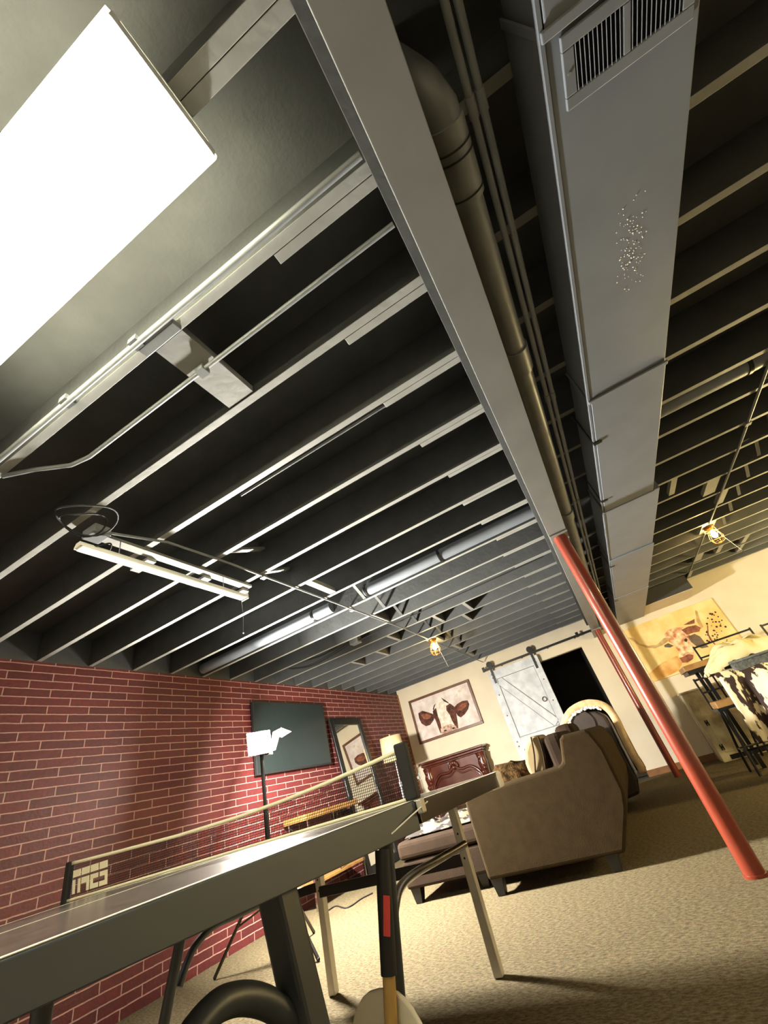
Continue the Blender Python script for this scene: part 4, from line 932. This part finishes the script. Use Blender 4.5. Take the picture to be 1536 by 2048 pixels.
bt = thing('bar_table', (1.6, 6.75, 0), 'high bar table with thick brown wood top and black iron frame', 'table')
tx0, tx1, ty0, ty1, tz = 0.815, 2.35, 6.42, 6.90, 1.125
MB().box(tx0, tx1, ty0, ty1, tz - 0.062, tz).build('wood_top', 'oak', bt, bevel=0.006)
MB().box(tx0 + 0.02, tx1 - 0.02, ty0 + 0.02, ty1 - 0.02, tz - 0.10, tz - 0.063).build('frame', 'black', bt)
for x in (tx0 + 0.16, tx1 - 0.10):
    for y in (ty0 + 0.06, ty1 - 0.06): MB().box(x - 0.02, x + 0.02, y - 0.02, y + 0.02, 0.002, tz - 0.10).build('leg', 'black', bt)
def bar_chair(x, y, w, d, sz, bz, lab, slat=True):
    t = thing('bar_chair', (x, y, 0), lab, 'chair', 'black iron bar chairs')
    MB().box(x - w / 2, x + w / 2, y - d / 2, y + d / 2, sz - 0.07, sz).build('seat', 'oak', t, bevel=0.008)
    MB().box(x - w / 2 - 0.012, x + w / 2 + 0.012, y - d / 2 - 0.012, y + d / 2 + 0.012, sz - 0.095, sz - 0.071).build('seat_frame', 'black', t)
    for sx in (-1, 1):
        for sy in (-1, 1):
            P = smooth_path([(x + sx * w * 0.40, y + sy * d * 0.40, sz - 0.095), (x + sx * w * 0.42, y + sy * d * 0.42, sz * 0.66), (x + sx * w * 0.50, y + sy * d * 0.52, sz * 0.33), (x + sx * w * 0.54, y + sy * d * 0.60, 0.012)])
            MB().tube(P, 0.0135, 10).build('leg', 'black', t)
    z = sz * 0.33
    MB().tube([(x - w * .5, y - d * .52, z), (x + w * .5, y - d * .52, z), (x + w * .5, y + d * .52, z), (x - w * .5, y + d * .52, z)], 0.009, 8, True).build('foot_ring', 'black', t)
    for sx in (-1, 1): MB().box(x + sx * (w / 2 + 0.004) - 0.010, x + sx * (w / 2 + 0.004) + 0.010, y + d / 2 - 0.03, y + d / 2 - 0.008, sz - 0.09, bz).build('back_post', 'black', t)
    MB().box(x - w / 2, x + w / 2, y + d / 2 - 0.028, y + d / 2 - 0.010, bz - 0.03, bz - 0.008).box(x - w / 2, x + w / 2, y + d / 2 - 0.028, y + d / 2 - 0.010, bz - 0.17, bz - 0.15).build('back_rail', 'black', t)
    return t
bar_chair(1.035, 6.14, 0.40, 0.36, 0.70, 0.965, 'black iron bar chair with brown seat in front of the white cabinet')
c2a, c2b = W(1392, 1302, y=7.3), W(1497, 1256, y=7.3)
bar_chair((c2a.x + c2b.x) / 2, 7.3 - 0.17, c2b.x - c2a.x, 0.36, 0.70, (c2a.z + c2b.z) / 2 + 0.03, 'black bar chair at the far side of the bar table, behind the cream blanket')
c3 = W(1519, 1250, y=7.3)
bar_chair(c3.x + 0.26, 7.3 - 0.17, 0.5, 0.36, 0.70, c3.z, 'black bar chair at the far side of the table, at the picture edge')
bar_chair(1.50, 5.98, 0.46, 0.42, 0.76, 1.0, 'black bar chair hidden under the cowhide cover and the basket')
def hf(u, v):
    x = 0.965 + 0.85 * u + 0.05 * (v ** 2) * math.sin(u * 9) - 0.05 * v * (1 - u); z = 0.955 - 0.08 * u - 0.66 * v
    y = 5.70 - 0.05 * math.sin(u * 16 + v * 2) * (0.3 + v) - 0.02 * math.sin(u * 41 + v * 5) * v - 0.04 * v + (0.10 * (1 - min(1, v * 8)) if v < 0.125 else 0)
    return (x, y, z)
o = MB().sheet(hf, 60, 40, 0.006).build('cowhide_cover', 'hide2'); tag(o, 'dark brown and white cowhide hanging over a bar chair at right', 'cover')
bk = thing('wicker_basket', (1.44, 6.0, 0.77), 'grey woven basket holding a cream blanket on a bar chair', 'basket')
q0, q1 = W(1478, 1345, y=6.0), W(1500, 1372, y=6.0)
MB().hexa([(1.18, 5.78, 0.765), (1.72, 5.78, 0.765), (1.72, 6.12, 0.765), (1.18, 6.12, 0.765)], [(1.14, 5.75, 0.985), (1.76, 5.75, 0.985), (1.76, 6.15, 0.985), (1.14, 6.15, 0.985)]).build('body', 'wicker', bk, bevel=0.015)
MB().tube([(1.14, 5.75, 0.985), (1.76, 5.75, 0.985), (1.76, 6.15, 0.985), (1.14, 6.15, 0.985)], 0.014, 8, True).build('rim', 'wicker', bk)
def bf(u, v):
    x = 0.93 + 0.86 * u; y = 5.76 + 0.46 * v
    dome = math.sin(math.pi * min(1, max(0, u))) ** 0.6 * math.sin(math.pi * v) ** 0.5
    z = 0.985 + 0.21 * dome + 0.05 * _n.noise(Vector((u * 5, v * 4, 11))) + 0.03 * _n.noise(Vector((u * 11 + v * 4, v * 6, 2)))
    if u < 0.28: z -= 0.03 * (0.28 - u) / 0.28
    return (x, y, z)
o = MB().sheet(bf, 40, 26, 0.01).build('cream_blanket', 'linen'); tag(o, 'cream blanket heaped on top of the grey basket', 'blanket')

# floor lamp out of view, added to light the right back wall and joists
fx, fy = 3.35, 5.5
fl = thing('floor_lamp', (fx, fy, 0), 'floor lamp added out of view to light the right back wall', 'lamp')
MB().lathe((fx, fy, 0), [(0.15, 1.30), (0.17, 1.31), (0.14, 1.58), (0.13, 1.58)], 28, False).build('shade', 'lampglow', fl)
MB().lathe((fx, fy, 0), [(0.15, 0.002), (0.15, 0.02), (0.02, 0.04)], 24).build('base', 'black', fl)
MB().cyl((fx, fy, 0.03), (fx, fy, 1.57), 0.012, n=12).cyl((fx - 0.13, fy, 1.56), (fx + 0.13, fy, 1.56), 0.003, n=8).build('pole', 'black', fl)
